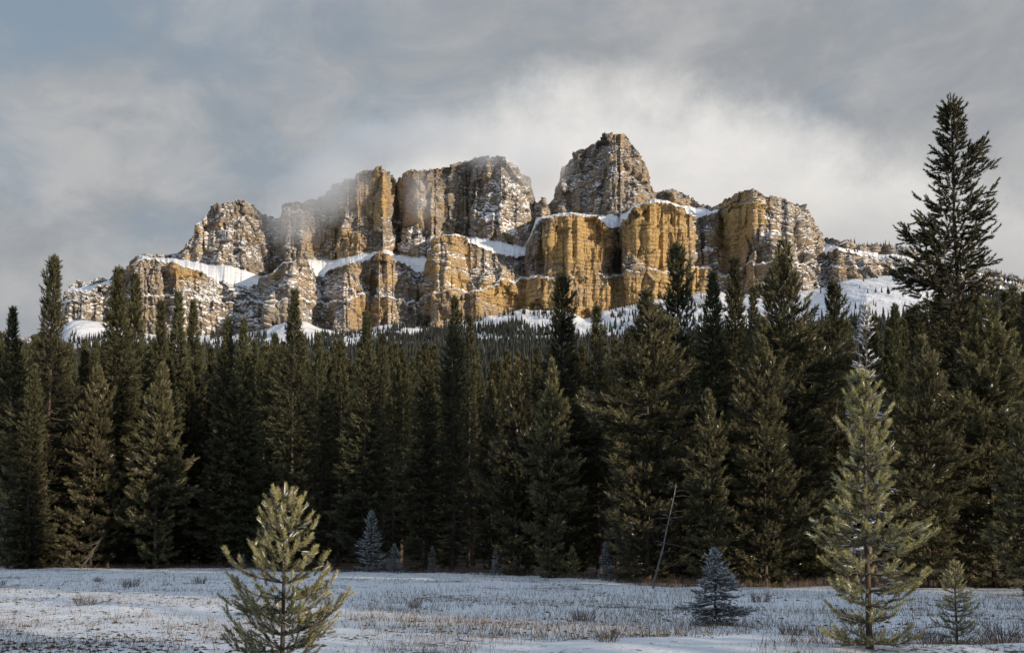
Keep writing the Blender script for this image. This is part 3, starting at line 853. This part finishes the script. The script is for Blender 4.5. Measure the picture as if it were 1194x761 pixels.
rnd = random.Random(5)
FRONT = 'conifers along the front of the forest'
TREES = [
    # px, top, Y, kind, wide, label
    (14, 360, 66, 'spruce0', 1.0, 'pine_tree', 'dark conifer at the far left edge of the photo, pointed top against the grey sky'),
    (60, 302, 63, 'open1', 1.0, 'pine_tree', 'tall pine with ragged open top, the highest tree at the left edge of the photo'),
    (38, 425, 61, 'spruce2', 1.1, 'pine_tree', 'dull bushy conifer below the ragged open-topped pine at far left'),
    (133, 312, 65, 'spruce2', 1.15, 'pine_tree', 'tall dark conifer whose tip stands against the low grey left end of the mountain'),
    (158, 322, 67, 'spruce0', 1.1, 'pine_tree', 'dark pointed conifer with its tip just below the leftmost ochre cliff block'),
    (187, 350, 70, 'spruce1', 1.0, 'pine_tree', 'narrow dark conifer between two slightly higher tips under the long snow bench'),
    (206, 340, 71, 'spruce1', 1.0, 'pine_tree', 'narrow dark spire under the upper end of the long snow bench at left'),
    (224, 352, 73, 'spruce0', 0.9, 'pine_tree', 'thin spire at the left side of the bright gap where grey snowy cliffs show low'),
    (186, 425, 61, 'pine1', 1.05, 'pine_tree', 'plump olive pine with pale sunlit layered boughs down to the snow, left part of forest'),
    (112, 430, 62.5, 'pine2', 0.9, 'pine_tree', 'broad brownish pine with a bare grey trunk length showing midway, beside the plump olive pine'),
    (245, 405, 74, 'spruce3', 1.0, 'pine_tree', 'short dark conifer filling the low notch in the left treetops'),
    (263, 372, 63, 'spruce0', 1.0, 'pine_tree', 'left one of two twin dark spires right of the low notch in the treetops'),
    (285, 371, 62.5, 'spruce2', 1.0, 'pine_tree', 'right one of two twin dark spires right of the low notch in the treetops'),
    (318, 388, 67, 'spruce1', 1.0, 'pine_tree', 'short thin dark tip just left of the tall grey-green spruce'),
    (345, 337, 58, 'spruce2', 1.05, 'pine_tree', 'tall grey-green spruce with a sharp spire rising behind the near young pine'),
    (368, 390, 65, 'spruce3', 0.9, 'pine_tree', 'slim dark conifer close on the right of the tall grey-green spruce'),
    (397, 396, 65, 'spruce1', 1.0, 'pine_tree', 'thin dark tip standing alone before the wooded snow slope, left of centre'),
    (425, 366, 56, 'spruce0', 1.15, 'pine_tree', 'tall conifer behind the two pale blue small spruces, tip before ochre cliffs'),
    (444, 388, 65, 'spruce1', 0.9, 'pine_tree', 'thin spire tucked against the right of the conifer behind the pale blue small spruces'),
    (461, 400, 63, 'spruce3', 0.85, 'pine_tree', 'low thin dark tip, second right of the conifer behind the pale blue small spruces'),
    (497, 402, 54, 'spruce0', 1.25, 'pine_tree', 'broad low-topped dark spruce just left of the pencil-like spire at centre'),
    (528, 345, 55, 'spruce1', 1.0, 'pine_tree', 'pencil-like dark spire at the photo centre, tip reaching the cliff foot'),
    (547, 368, 62, 'spruce3', 0.8, 'pine_tree', 'slender dark spire close right of the pencil-like spire at centre'),
    (572, 445, 60, 'pine1', 0.75, 'pine_tree', 'thin brown-trunked pine below the dip in the treetops right of centre'),
    (604, 420, 50, 'pine0', 0.95, 'pine_tree', 'olive pine with snow-flecked low boughs beside the dip in the treetops'),
    (655, 320, 51, 'open1', 1.25, 'pine_tree', 'tall pine with open upper branches whose top crosses the snow ledge under the tower'),
    (641, 420, 46, 'pine1', 0.9, 'pine_tree', 'soft olive-green pine standing in front of the tall open-topped pine below the tower'),
    (697, 357, 52, 'spruce3', 1.1, 'pine_tree', 'dark columnar conifer between the open-topped pine and the large golden-boughed pine'),
    (731, 388, 58, 'spruce1', 0.9, 'pine_tree', 'small dark tip peeping out left of the large golden-boughed pine'),
    (752, 340, 40.5, 'pine0', 1.2, 'pine_tree', 'large pine with golden sunlit bough layers drooping to the snow behind the leaning pale trunk'),
    (787, 286, 46, 'open1', 1.1, 'pine_tree', 'tall spiky pine with open top before the golden cliff, right of the golden-boughed pine'),
    (832, 320, 45, 'spruce0', 1.15, 'pine_tree', 'dark conifer above the snow-laden small spruce, lower than its two neighbours'),
    (860, 299, 49, 'spruce2', 1.0, 'pine_tree', 'dark spire rising left of the biggest dense dark tree, before the brown cliff'),
    (882, 335, 47, 'spruce3', 0.9, 'pine_tree', 'small dark tip squeezed against the left of the biggest dense dark tree'),
    (888, 395, 38.5, 'pine2', 0.95, 'pine_tree', 'olive pine with pale lit tips in front of the biggest dense dark tree'),
    (918, 283, 42.5, 'pine0', 1.0, 'pine_tree', 'biggest dense dark tree right of centre with a thick bushy pointed crown'),
    (826, 455, 38, 'pine1', 1.0, 'pine_tree', 'dim olive pine right behind the leaning pale trunk and snow-laden small spruce'),
    (970, 330, 47, 'open1', 1.1, 'pine_tree', 'dark conifer with ragged top before the snow gully, right of the biggest dense tree'),
    (945, 385, 50, 'spruce2', 1.0, 'pine_tree', 'shadowed conifer between the biggest dense tree and the ragged-topped one'),
    (1012, 356, 36.8, 'frost0', 1.15, 'spruce_tree', 'grey frosted half-bare spruce with drooping snow-lined branches behind the tall young pine'),
    (1116, 116, 40, 'open0', 1.0, 'pine_tree', 'very tall open pine at right, dark against the cloud, by far the highest tree'),
    (1076, 395, 36.5, 'pine2', 1.0, 'pine_tree', 'wide frosty olive pine left of the very tall pine\'s trunk, behind the young pine'),
    (1150, 352, 37.5, 'pine0', 1.2, 'pine_tree', 'wide bushy pine right of the very tall pine\'s trunk, reaching the photo edge'),
    (1194, 470, 31, 'pine2', 0.9, 'pine_tree', 'pine cut by the right edge of the photo, with snow-lined lit boughs'),
    (1046, 425, 49, 'spruce2', 1.1, 'pine_tree', 'dark conifer seen between the frosted spruce and the wide frosty pine'),
]
for px, yt, Y, kind, wide, nm, lab in TREES:
    loc, H = by_px(px, yt, Y)
    plant(kind, nm, lab, 'spruce tree' if nm == 'spruce_tree' else 'conifer tree', FRONT, loc, H, rnd.uniform(0, 6.28), wide)

# trees packed behind: too alike to tell apart
env = np.array([(-260, 380), (0, 395), (120, 400), (245, 420), (330, 408), (420, 412), (520, 410), (560, 418), (600, 420), (690, 412), (760, 410), (850, 400), (940, 392), (1000, 380), (1060, 364), (1120, 356), (1194, 346), (1400, 330)], float)
BACK = 'dark conifers packed in the forest behind the front row'
nb = 0
for row, (Y, dpx) in enumerate(((72, 26), (82, 24), (96, 22), (115, 22))):
    px = -140 + 11 * row
    while px < 1340:
        p_ = px + rnd.uniform(-8, 8)
        yt = np.interp(p_, env[:, 0], env[:, 1]) + rnd.uniform(-12, 26) - (4 if row == 3 else 0)
        Yr = Y + rnd.uniform(-5, 5) - (8 if p_ > 700 else 0)
        loc, H = by_px(p_, yt, Yr)
        plant('spruce%d' % rnd.randrange(4), 'pine_tree', 'dark conifer packed among its like in the forest shade behind the front row of trees', 'conifer tree', BACK, loc, H, rnd.uniform(0, 6.28), rnd.uniform(0.9, 1.25), light=True)
        nb += 1
        px += dpx * rnd.uniform(0.8, 1.2)
# low growth that closes the front of the forest
for px, yt, Y, kind, lab in [
    (12, 535, 63, 'young2', 'slim young pine with lit tips at the left photo edge before the dark trees'),
    (433, 596, 53.5, 'blue0', 'pale blue spruce, larger of the pair standing by the forest edge left of centre'),
    (460, 634, 53, 'blue1', 'pale blue spruce, smaller and rounder of the pair at the forest edge left of centre'),
    (284, 645, 60, 'blue2', 'tiny frosted spruce at the forest edge just behind the near young pine'),
    (578, 638, 50, 'blue2', 'small frosted spruce at the forest edge below the snow-flecked olive pine'),
    (601, 648, 49.5, 'blue1', 'low frosted spruce close right of another small one under the snow-flecked olive pine'),
    (504, 636, 53, 'blue2', 'thin frosted spruce in the shade under the broad low-topped dark spruce'),
    (530, 663, 51, 'blue0', 'knee-high white spruce tip standing alone at the snow edge right of centre'),
    (667, 637, 46, 'young2', 'small olive young pine in the shade left of the golden-boughed pine'),
    (706, 632, 42.5, 'blue2', 'grey small spruce in the dark gap left of the golden-boughed pine'),
    (32, 632, 62, 'young2', 'knee-high young pine with lit tips, first along the snow edge from the left'),
    (80, 640, 62, 'young2', 'knee-high yellowish young pine below the broad brownish pine at left'),
    (126, 655, 61, 'young2', 'tiny pale young pine at the snow edge between the brownish and plump pines'),
]:
    loc, H = by_px(px, yt, Y)
    nm = 'young_pine' if kind.startswith('young') else 'small_spruce'
    plant(kind, nm, lab, 'young tree', 'saplings along the forest edge', loc, H, rnd.uniform(0, 6.28), 0.8 if px == 12 else 1.0)
loc, H = by_px(833, 641, 20.3)
plant('laden', 'small_spruce', 'small snow-laden spruce standing alone on the meadow right of centre', 'young tree', None, loc, H, 0.4)
loc, H = by_px(333, 575, 13.6)
plant('young0', 'young_pine', 'young pine with upswept yellow-green tips, close to the camera at left on open snow', 'young tree', None, loc, H, 1.1)
loc, H = by_px(1006, 438, 14.6)
plant('young1', 'young_pine', 'tall young pine with frosted yellow-green boughs, close to the camera at right', 'young tree', None, loc, H, 2.0)
loc, H = by_px(1112, 655, 16.5)
plant('young2', 'young_pine', 'short sparse young pine right of the tall young pine, low by the photo corner', 'young tree', None, loc, H, 0.7)


# ------------------------------------------------------------------ far woods as masses
def spires(bases, heights, rng, tiers=4, sides=6, slim=0.16):
    """simple tapering tiered conifers as one triangle soup"""
    V, T = [], []
    for (x, y, z), h in zip(bases, heights):
        w = h * slim * rng.uniform(0.75, 1.25)
        tt = rng.rand()
        for k in range(tiers):
            z0 = z + h * (0.06 + 0.80 * k / tiers); z1 = z0 + h * (0.50 if k < tiers - 1 else 0.24)
            r = w * (1 - k / tiers) ** 0.9
            a = rng.uniform(0, 6.28) + np.arange(sides) * 6.283 / sides
            rr = r * rng.uniform(0.55, 1.2, sides)
            ring = np.stack([x + np.cos(a) * rr, y + np.sin(a) * rr, z0 + rng.uniform(-0.05, 0.05, sides) * h], 1)
            tip = np.array([x, y, min(z1, z + h)])
            for i in range(sides):
                V += [ring[i], ring[(i + 1) % sides], tip]
                T += [tt, tt, tt]
    V = np.array(V)
    return V, np.array(T)


def far_woods():
    rng = np.random.RandomState(90)
    G, px, seg, PY = APRON['G'], APRON['px'], APRON['seg'], APRON['py']
    rows = np.where((seg == 1) | (seg == 0))[0]
    B = []
    def dens(p, y):
        d = 0.0
        d += 0.75 * math.exp(-((p - 565) / 70) ** 2) * (y > 366)
        d += 0.65 * math.exp(-((p - 475) / 60) ** 2) * (y > 380 - 0.12 * (p - 475))
        d += 0.3 * math.exp(-((p - 745) / 40) ** 2) * (y > 356)
        d += 0.3 * math.exp(-((p - 815) / 25) ** 2) * (y > 350)
        d += 0.3 * (p < 400) * (y > 392)
        d += 0.02 * (900 < p < 1060)
        d += 0.7 * (p > 1085)
        return d
    lo_p, hi_p = np.searchsorted(px, -100), np.searchsorted(px, 1380)
    tries = rng.randint(lo_p, hi_p, 120000); rws = rng.choice(np.concatenate([rows[2:20]] * 5 + [rows[20:]]), 120000)
    nz = perlin(np.stack([G[rws, tries, 0] / 90, G[rws, tries, 1] / 260, G[rws, tries, 2] / 60], 1))
    for c, r, n_ in zip(tries, rws, nz):
        y_ = PY[r, c]
        low = min(1.0, max(0.0, (y_ - 400) / 14.0)) * (0.0 if 960 < px[c] < 1080 and y_ < 385 else 1.0)
        if rng.rand() < max(dens(px[c], y_) * (0.30 + 2.2 * n_), low * (0.55 + 0.8 * n_)):
            fr = rng.rand()
            B.append(G[r, c] * fr + G[r - 1, c] * (1 - fr) + np.array([rng.uniform(-2, 2), 0, -0.5]))
    # ledges and the wooded crest at right
    r3 = [np.where(seg == 8)[0][0], np.where(seg == 7)[0][-8], np.where(seg == 6)[0][4]]
    for c in np.where((px > 985) & (px < 1400))[0]:
        for r in r3:
            for _ in range(2):
                if rng.rand() < 0.42:
                    B.append(G[r, c] + np.array([rng.uniform(-2, 2), rng.uniform(-3, 10), -1.5]))
    B = np.array(B)
    h = (8 + rng.gamma(2.2, 3.6, len(B))) * np.where(B[:, 2] > 800, 0.6, 1.0)
    V, T = spires(B, np.minimum(h, 32), rng, 4, 5, 0.14)
    o = obj('mountain_forest', mesh('mountain_forest', V, np.arange(len(V)).reshape(-1, 3), 3, {'tint': T}), M['farwood'])
    tag(o, 'dark scattered conifer forest on the snowy slope at the mountain foot', 'forest', kind='stuff')
    # the wood between the near forest and the mountain
    B = []
    for i in range(1500):
        Y = rng.uniform(130, 420); p_ = rng.uniform(-250, 1450)
        x = (p_ - CX) / F * Y
        B.append((x, Y, float(ground_z(np.array(x), np.array(Y)))))
    B = np.array(B)
    pxs = CX + F * B[:, 0] / B[:, 1]
    yt = np.interp(pxs, env[:, 0], env[:, 1]) + rng.uniform(0, 22, len(B))
    h = np.clip(at(pxs, yt, B[:, 1])[:, 2] - B[:, 2], 6, 60)
    h = np.minimum(h, 26)
    V, T = spires(B, h, rng, 9, 9, 0.13)
    o = obj('valley_forest', mesh('valley_forest', V, np.arange(len(V)).reshape(-1, 3), 3, {'tint': T}), M['farwood'])
    tag(o, 'far dark conifer wood filling the valley behind the near trees', 'forest', kind='stuff')


far_woods()


def woods_behind():
    """unseen wood added behind the viewpoint to shade the meadow"""
    rng = np.random.RandomState(12)
    ax = np.array([-sd[0], -sd[1]]) / math.hypot(sd[0], sd[1])       # way the light travels over the ground
    lat = np.array([-ax[1], ax[0]]) * (1 if -ax[1] > 0 else -1)
    B, h = [], []
    ql = np.array([-3.1, 13.6]) @ lat; qr = np.array([5.2, 14.6]) @ lat; qm = np.array([7.4, 16.5]) @ lat
    for s0 in (-20.0, -24.0, -28.0, -33.0, -38.0, -44.0):
        l = -60.0
        while l < 95:
            up_ = (-20 - s0) * math.tan(R(SUN_EL))
            H = rng.uniform(16, 20) + up_
            if l > 31.0:                                             # kept low and broken so sun reaches the forest front
                H = rng.uniform(2.0, 6.5) + up_
            if abs(l - ql) < 2.7: H = 4.9 + up_  # low gaps shaped to let sun through onto the young pines
            if abs(l - qr) < 3.1: H = 4.4 + up_
            if abs(l - qm) < 1.9: H = 4.3 + up_
            s_ = s0 + rng.uniform(-1.0, 1.0)
            xy = l * lat + s_ * ax
            if l < 31.0 or rng.rand() < 0.5:
                B.append((xy[0], xy[1], -0.1)); h.append(H)
            l += rng.uniform(0.9, 1.7) if l < 31 else rng.uniform(1.6, 3.2)
    V, T = spires(np.array(B), np.array(h), rng, 9, 9, 0.15)
    o = obj('unseen_shade_forest', mesh('unseen_shade_forest', V, np.arange(len(V)).reshape(-1, 3), 3, {'tint': T}), M['farwood'])
    tag(o, 'unseen conifer wood added behind the viewpoint to shade the meadow', 'forest', kind='stuff')


woods_behind()


# ------------------------------------------------------------------ mist on the summit
def mist(name, label, lumps, density, nscale, thr, seed):
    import bmesh
    C = np.array([at(l[0], l[1], l[2]) for l in lumps]); Rr = np.array([l[3:6] for l in lumps], float)
    lo, hi = (C - Rr).min(0) - 5, (C + Rr).max(0) + 5
    bm = bmesh.new()
    bmesh.ops.create_cube(bm, size=1.0)
    for v in bm.verts:
        v.co = Vector((lo + hi) / 2) + Vector(v.co[i] * (hi[i] - lo[i]) for i in range(3))
    me = bpy.data.meshes.new(name)
    bm.to_mesh(me); bm.free()
    m, k, out = new_mat(name)
    pos = k.n('ShaderNodeNewGeometry').outputs['Position']
    # soft falloff towards each lump's rim, broken up by noise
    tot = None
    for (px, py, Y, rx, ry, rz, wt) in lumps:
        c = at(px, py, Y)
        d = k.n('ShaderNodeVectorMath', {0: k.vmul(k.n('ShaderNodeVectorMath', {0: pos, 1: tuple(c)}, operation='SUBTRACT').outputs[0], (1 / rx, 1 / ry, 1 / rz))}, operation='LENGTH').outputs['Value']
        e = k.rng(d, 1.0, 0.2, 0.0, wt)
        tot = e if tot is None else k.math('MAXIMUM', tot, e)
    nz = k.noise(pos, nscale, 6, 0.62, 0.6)
    f = k.rng(k.math('ADD', nz, k.math('MULTIPLY', tot, 0.35)), thr, thr + 0.30)
    dens = k.math('MULTIPLY', k.math('MULTIPLY', f, tot), density)
    vol = k.n('ShaderNodeVolumePrincipled', {'Color': (0.90, 0.94, 1.0), 'Density': dens, 'Anisotropy': 0.1})
    k.link(vol.outputs[0], out.inputs[1])
    o = obj(name, me, m)
    tag(o, label, 'cloud', kind='stuff')
    return o


mist('summit_cloud', 'pale cloud wrapping the tops of the left and middle summits',
     [(388, 215, 3020, 190, 140, 180, 1.0), (350, 225, 3080, 160, 110, 90, 0.9), (500, 160, 3110, 320, 150, 110, 0.8), (626, 192, 3090, 140, 140, 150, 1.0), (440, 168, 3100, 260, 140, 110, 0.9),
      (578, 178, 2990, 150, 110, 75, 0.9), (600, 205, 3020, 110, 110, 90, 0.6), (340, 258, 2940, 140, 110, 110, 0.55), (490, 228, 2960, 75, 80, 130, 0.6)], 0.0075, 0.055, 0.36, 3)


# ------------------------------------------------------------------ grass, shrubs, dead wood
def grass_field():
    rng = np.random.RandomState(77)
    n = 260000
    Y = 1 / rng.uniform(1 / 66.0, 1 / 13.2, n)
    px = rng.uniform(-120, 1320, n)
    x = (px - CX) / F * Y
    p = np.stack([x, Y, np.zeros(n)], 1)
    big = perlin(p * np.array([0.10, 0.22, 1])) ; mid = perlin(p * np.array([0.45, 0.8, 1]) + 20); fin = perlin(p * 2.2 + 50)
    dn = 0.40 + 0.8 * big + 0.7 * mid + 0.7 * fin
    py = HORIZ + EYE * F / Y
    dn += 0.45 * np.exp(-((py - 706) / 12) ** 2) * (px > 430) * (px < 850) + 0.3 * np.exp(-((py - 738) / 9) ** 2) * (px > 560)
    dn -= 1.2 * (py > 752 - (px - 600) * 0.05 + 5 * mid) * np.clip((px - 540 + 60 * fin) / 120, 0, 1) * np.clip((930 - px + 60 * fin) / 90, 0, 1)
    dn -= 0.10 * (px < 420)
    keep = (rng.rand(n) < np.clip(dn, 0, 1) * 0.55) & (Y < edge_y(x, Y) + 1)
    x, Y = x[keep], Y[keep]
    n = len(x)
    z = ground_z(x, Y)
    h = rng.gamma(3.0, 0.035, n) + 0.02
    w = rng.uniform(0.004, 0.010, n) * (1 + Y / 60)
    a = rng.uniform(0, 6.28, n)
    lean = rng.normal(0, 0.45, (n, 2)) * h[:, None]
    b = np.stack([x, Y, z - 0.02], 1)
    s = np.stack([np.cos(a), np.sin(a), np.zeros(n)], 1) * (w / 2)[:, None]
    tip = b + np.column_stack([lean, h + 0.02])
    V = np.stack([b - s, b + s, tip], 1).reshape(-1, 3)
    T = np.repeat(rng.rand(n), 3)
    o = obj('dry_grass', mesh('dry_grass', V, np.arange(len(V)).reshape(-1, 3), 3, {'tint': T}), M['grass'])
    tag(o, 'dry brown grass and weeds poking through the meadow snow', 'grass', kind='stuff')
    # leaf litter and clods
    n = 15000
    Y = 1 / rng.uniform(1 / 62.0, 1 / 13.2, n); px = rng.uniform(-80, 1280, n)
    x = (px - CX) / F * Y
    p = np.stack([x, Y, np.zeros(n)], 1)
    dn = 0.30 + 1.1 * perlin(p * 0.35 + 3) + 0.4 * (px < 330) - 0.7 * ((HORIZ + EYE * F / Y > 742) & (px > 500))
    keep = (rng.rand(n) < np.clip(dn, 0, 1) * 0.8) & (Y < edge_y(x, Y))
    x, Y = x[keep], Y[keep]; n = len(x)
    c = np.stack([x, Y, ground_z(x, Y)], 1)
    r = np.minimum(rng.gamma(2.0, 0.011, n), 0.05) + 0.008
    ang = np.arange(5) * 6.283 / 5
    ring = c[:, None] + np.stack([np.cos(ang), np.sin(ang), np.zeros(5)], 1)[None] * (r[:, None] * rng.uniform(0.6, 1.5, (n, 5)))[..., None]
    top = c + np.column_stack([rng.normal(0, 0.3, (n, 2)) * r[:, None], r * rng.uniform(0.2, 0.7, n)])
    tri = []
    for i in range(5):
        tri.append(np.stack([ring[:, i], ring[:, (i + 1) % 5], top], 1))
    V = np.stack(tri, 1).reshape(-1, 3)
    T = np.repeat(rng.rand(n) * 0.25, 15)
    o = obj('leaf_litter', mesh('leaf_litter', V, np.arange(len(V)).reshape(-1, 3), 3, {'tint': T}), M['grass'])
    tag(o, 'dark clods and leaf litter showing through the snow', 'litter', kind='stuff')


grass_field()


def shrub_mesh(seed, n, h, spread):
    rng = np.random.RandomState(seed)
    paths, rads = [], []
    for i in range(n):
        a = rng.uniform(0, 6.28); r0 = spread * 0.35 * rng.rand() ** 0.5
        b = np.array([math.cos(a) * r0, math.sin(a) * r0, -0.03])
        d = np.array([math.cos(a) * rng.uniform(0, 0.6), math.sin(a) * rng.uniform(0, 0.6), 1.0]) + np.append(rng.normal(0, 0.15, 2), 0)
        L = h * rng.uniform(0.5, 1.1)
        P = np.stack([b, b + d * L * 0.5, b + d * L + np.append(rng.normal(0, 0.06, 2), 0) * h])
        paths.append(P); rads.append(np.array([0.006, 0.0045, 0.002]))
        for q in range(3):
            s = rng.uniform(0.35, 0.9)
            o = b + d * L * s
            e = o + (d * 0.5 + np.append(rng.normal(0, 0.5, 2), 0)) * L * 0.3
            paths.append(np.stack([o, (o + e) / 2, e])); rads.append(np.array([0.004, 0.003, 0.0015]))
    V, Fc = tubes(paths, rads, 3)
    t = np.repeat(rng.rand(len(paths)), 9)
    return mesh('shrub', V, Fc, 4, {'tint': t})


SH = [shrub_mesh(s, 60, 0.42, 0.8) for s in (1, 2, 3)]
for i, (px, py, sc, lab) in enumerate([
    (105, 706, 1.0, 'dense dark twiggy bush on the open snow at left, the darkest there'),
    (155, 684, 1.1, 'low spreading brown bush beyond the darkest bush at left'),
    (235, 680, 1.0, 'low twiggy bush just left of the near young pine, towards the trees'),
    (3, 680, 0.9, 'small brown bush cut by the left photo edge on the snow'),
    (118, 676, 0.8, 'thin upright weed clump behind the darkest bush at left'),
    (680, 722, 1.0, 'round brown bush alone on the meadow right of centre'),
    (706, 748, 0.8, 'tall dry grass clump low in the photo by the smooth snow bank'),
    (484, 705, 0.8, 'thin dark weed clump right of the near young pine on the open snow'),
    (884, 700, 1.1, 'reddish-brown bush right behind the snow-laden small spruce'),
    (920, 740, 0.75, 'brown bush between the snow-laden small spruce and the tall young pine'),
    (1160, 745, 1.15, 'tall reddish bush in the lower right corner of the photo'),
    (1080, 748, 0.85, 'brown bush at the foot of the short sparse young pine'),
]):
    Y = EYE * F / (py - HORIZ)
    x = (px - CX) / F * Y
    o = obj('twiggy_shrub', SH[i % 3], M['shrub'])
    o.location = (x, Y, float(ground_z(np.array(x), np.array(Y))))
    o.scale = (sc * 0.85, sc * 0.85, sc * 0.72)
    o.rotation_euler = (0, 0, i * 1.3)
    tag(o, lab, 'shrub', 'bare shrubs on the snowy meadow')


def undergrowth():
    rng = np.random.RandomState(101)
    V, T = [], []
    for i in range(3600):
        p_ = rng.uniform(-150, 1350)
        ye = np.interp(p_, EDGE[:, 0], EDGE[:, 1])
        Y = ye + abs(rng.normal(0, 1.3)) - 0.5
        x = (p_ - CX) / F * Y
        h = rng.uniform(0.12, 0.55)
        b = np.array([x, Y, -0.05])
        for q in range(3):
            l = rng.normal(0, 0.3, 2) * h
            s = np.array([0.008, 0, 0])
            V += [b - s, b + s, b + np.array([l[0], l[1], h * rng.uniform(0.6, 1)])]
        T += [rng.rand()] * 9
    V = np.array(V)
    V[:, 2] += ground_z(V[:, 0], V[:, 1])
    o = obj('undergrowth', mesh('undergrowth', V, np.arange(len(V)).reshape(-1, 3), 3, {'tint': T}), M['shrub'])
    tag(o, 'reddish-brown brush and seedlings along the forest edge', 'undergrowth', kind='stuff')


undergrowth()


def dead_tree():
    rng = np.random.RandomState(8)
    A = at(761, 688, 35.6); B = at(790, 566, 36.6)
    root = bpy.data.objects.new('dead_tree', None); COL.objects.link(root)
    root.location = (A[0], A[1], float(ground_z(np.array(A[0]), np.array(A[1]))) - 0.05)
    tag(root, 'thin leaning dead tree with pale snow-caked bark before the golden-boughed pine', 'dead tree')
    d = B - A; d[2] = B[2] - root.location[2]
    s = np.linspace(0, 1, 9)
    P = s[:, None] * d + np.cumsum(rng.normal(0, 0.018, (9, 3)), 0)
    v, f = tubes([P], [np.linspace(0.042, 0.012, 9)], 8)
    obj('trunk', mesh('dead_trunk', v, f, 4, smooth=True), M['birch'], root)
    paths, rads = [], []
    for i in range(26):
        t = rng.uniform(0.2, 1.0); o = t * d
        e = np.array([rng.normal(0, 1), rng.normal(0, 0.5), rng.uniform(-0.5, 0.35)]) * rng.uniform(0.15, 0.5)
        paths.append(np.stack([o, o + e * 0.5 + np.array([0, 0, 0.05]), o + e])); rads.append(np.array([0.008, 0.006, 0.003]))
    v, f = tubes(paths, rads, 4)
    obj('branches', mesh('dead_branches', v, f, 4), M['birch'], root)
    A = at(94, 650, 60.5)
    r2 = bpy.data.objects.new('dead_branch', None); COL.objects.link(r2)
    r2.location = (A[0], A[1], 0)
    tag(r2, 'grey fallen dead limb propped slantwise under the broad brownish pine at left', 'dead branch')
    P = np.array([[0, 0, 0], [0.5, 0.1, 0.7], [0.9, 0.2, 1.5], [1.2, 0.2, 2.0]])
    v, f = tubes([P], [np.array([0.05, 0.045, 0.03, 0.015])], 7)
    obj('limb', mesh('dead_limb', v, f, 4, smooth=True), M['bark'], r2)
    paths, rads = [], []
    for i in range(16):
        o = P[1] * (1 - 0) + (P[3] - P[1]) * rng.rand()
        e = np.array([rng.normal(-0.4, 0.4), rng.normal(0, 0.3), rng.uniform(-0.9, -0.2)])
        paths.append(np.stack([o, o + e * 0.5, o + e])); rads.append(np.array([0.02, 0.012, 0.005]))
    v, f = tubes(paths, rads, 4)
    obj('twigs', mesh('dead_limb_twigs', v, f, 4), M['twig'], r2)


dead_tree()
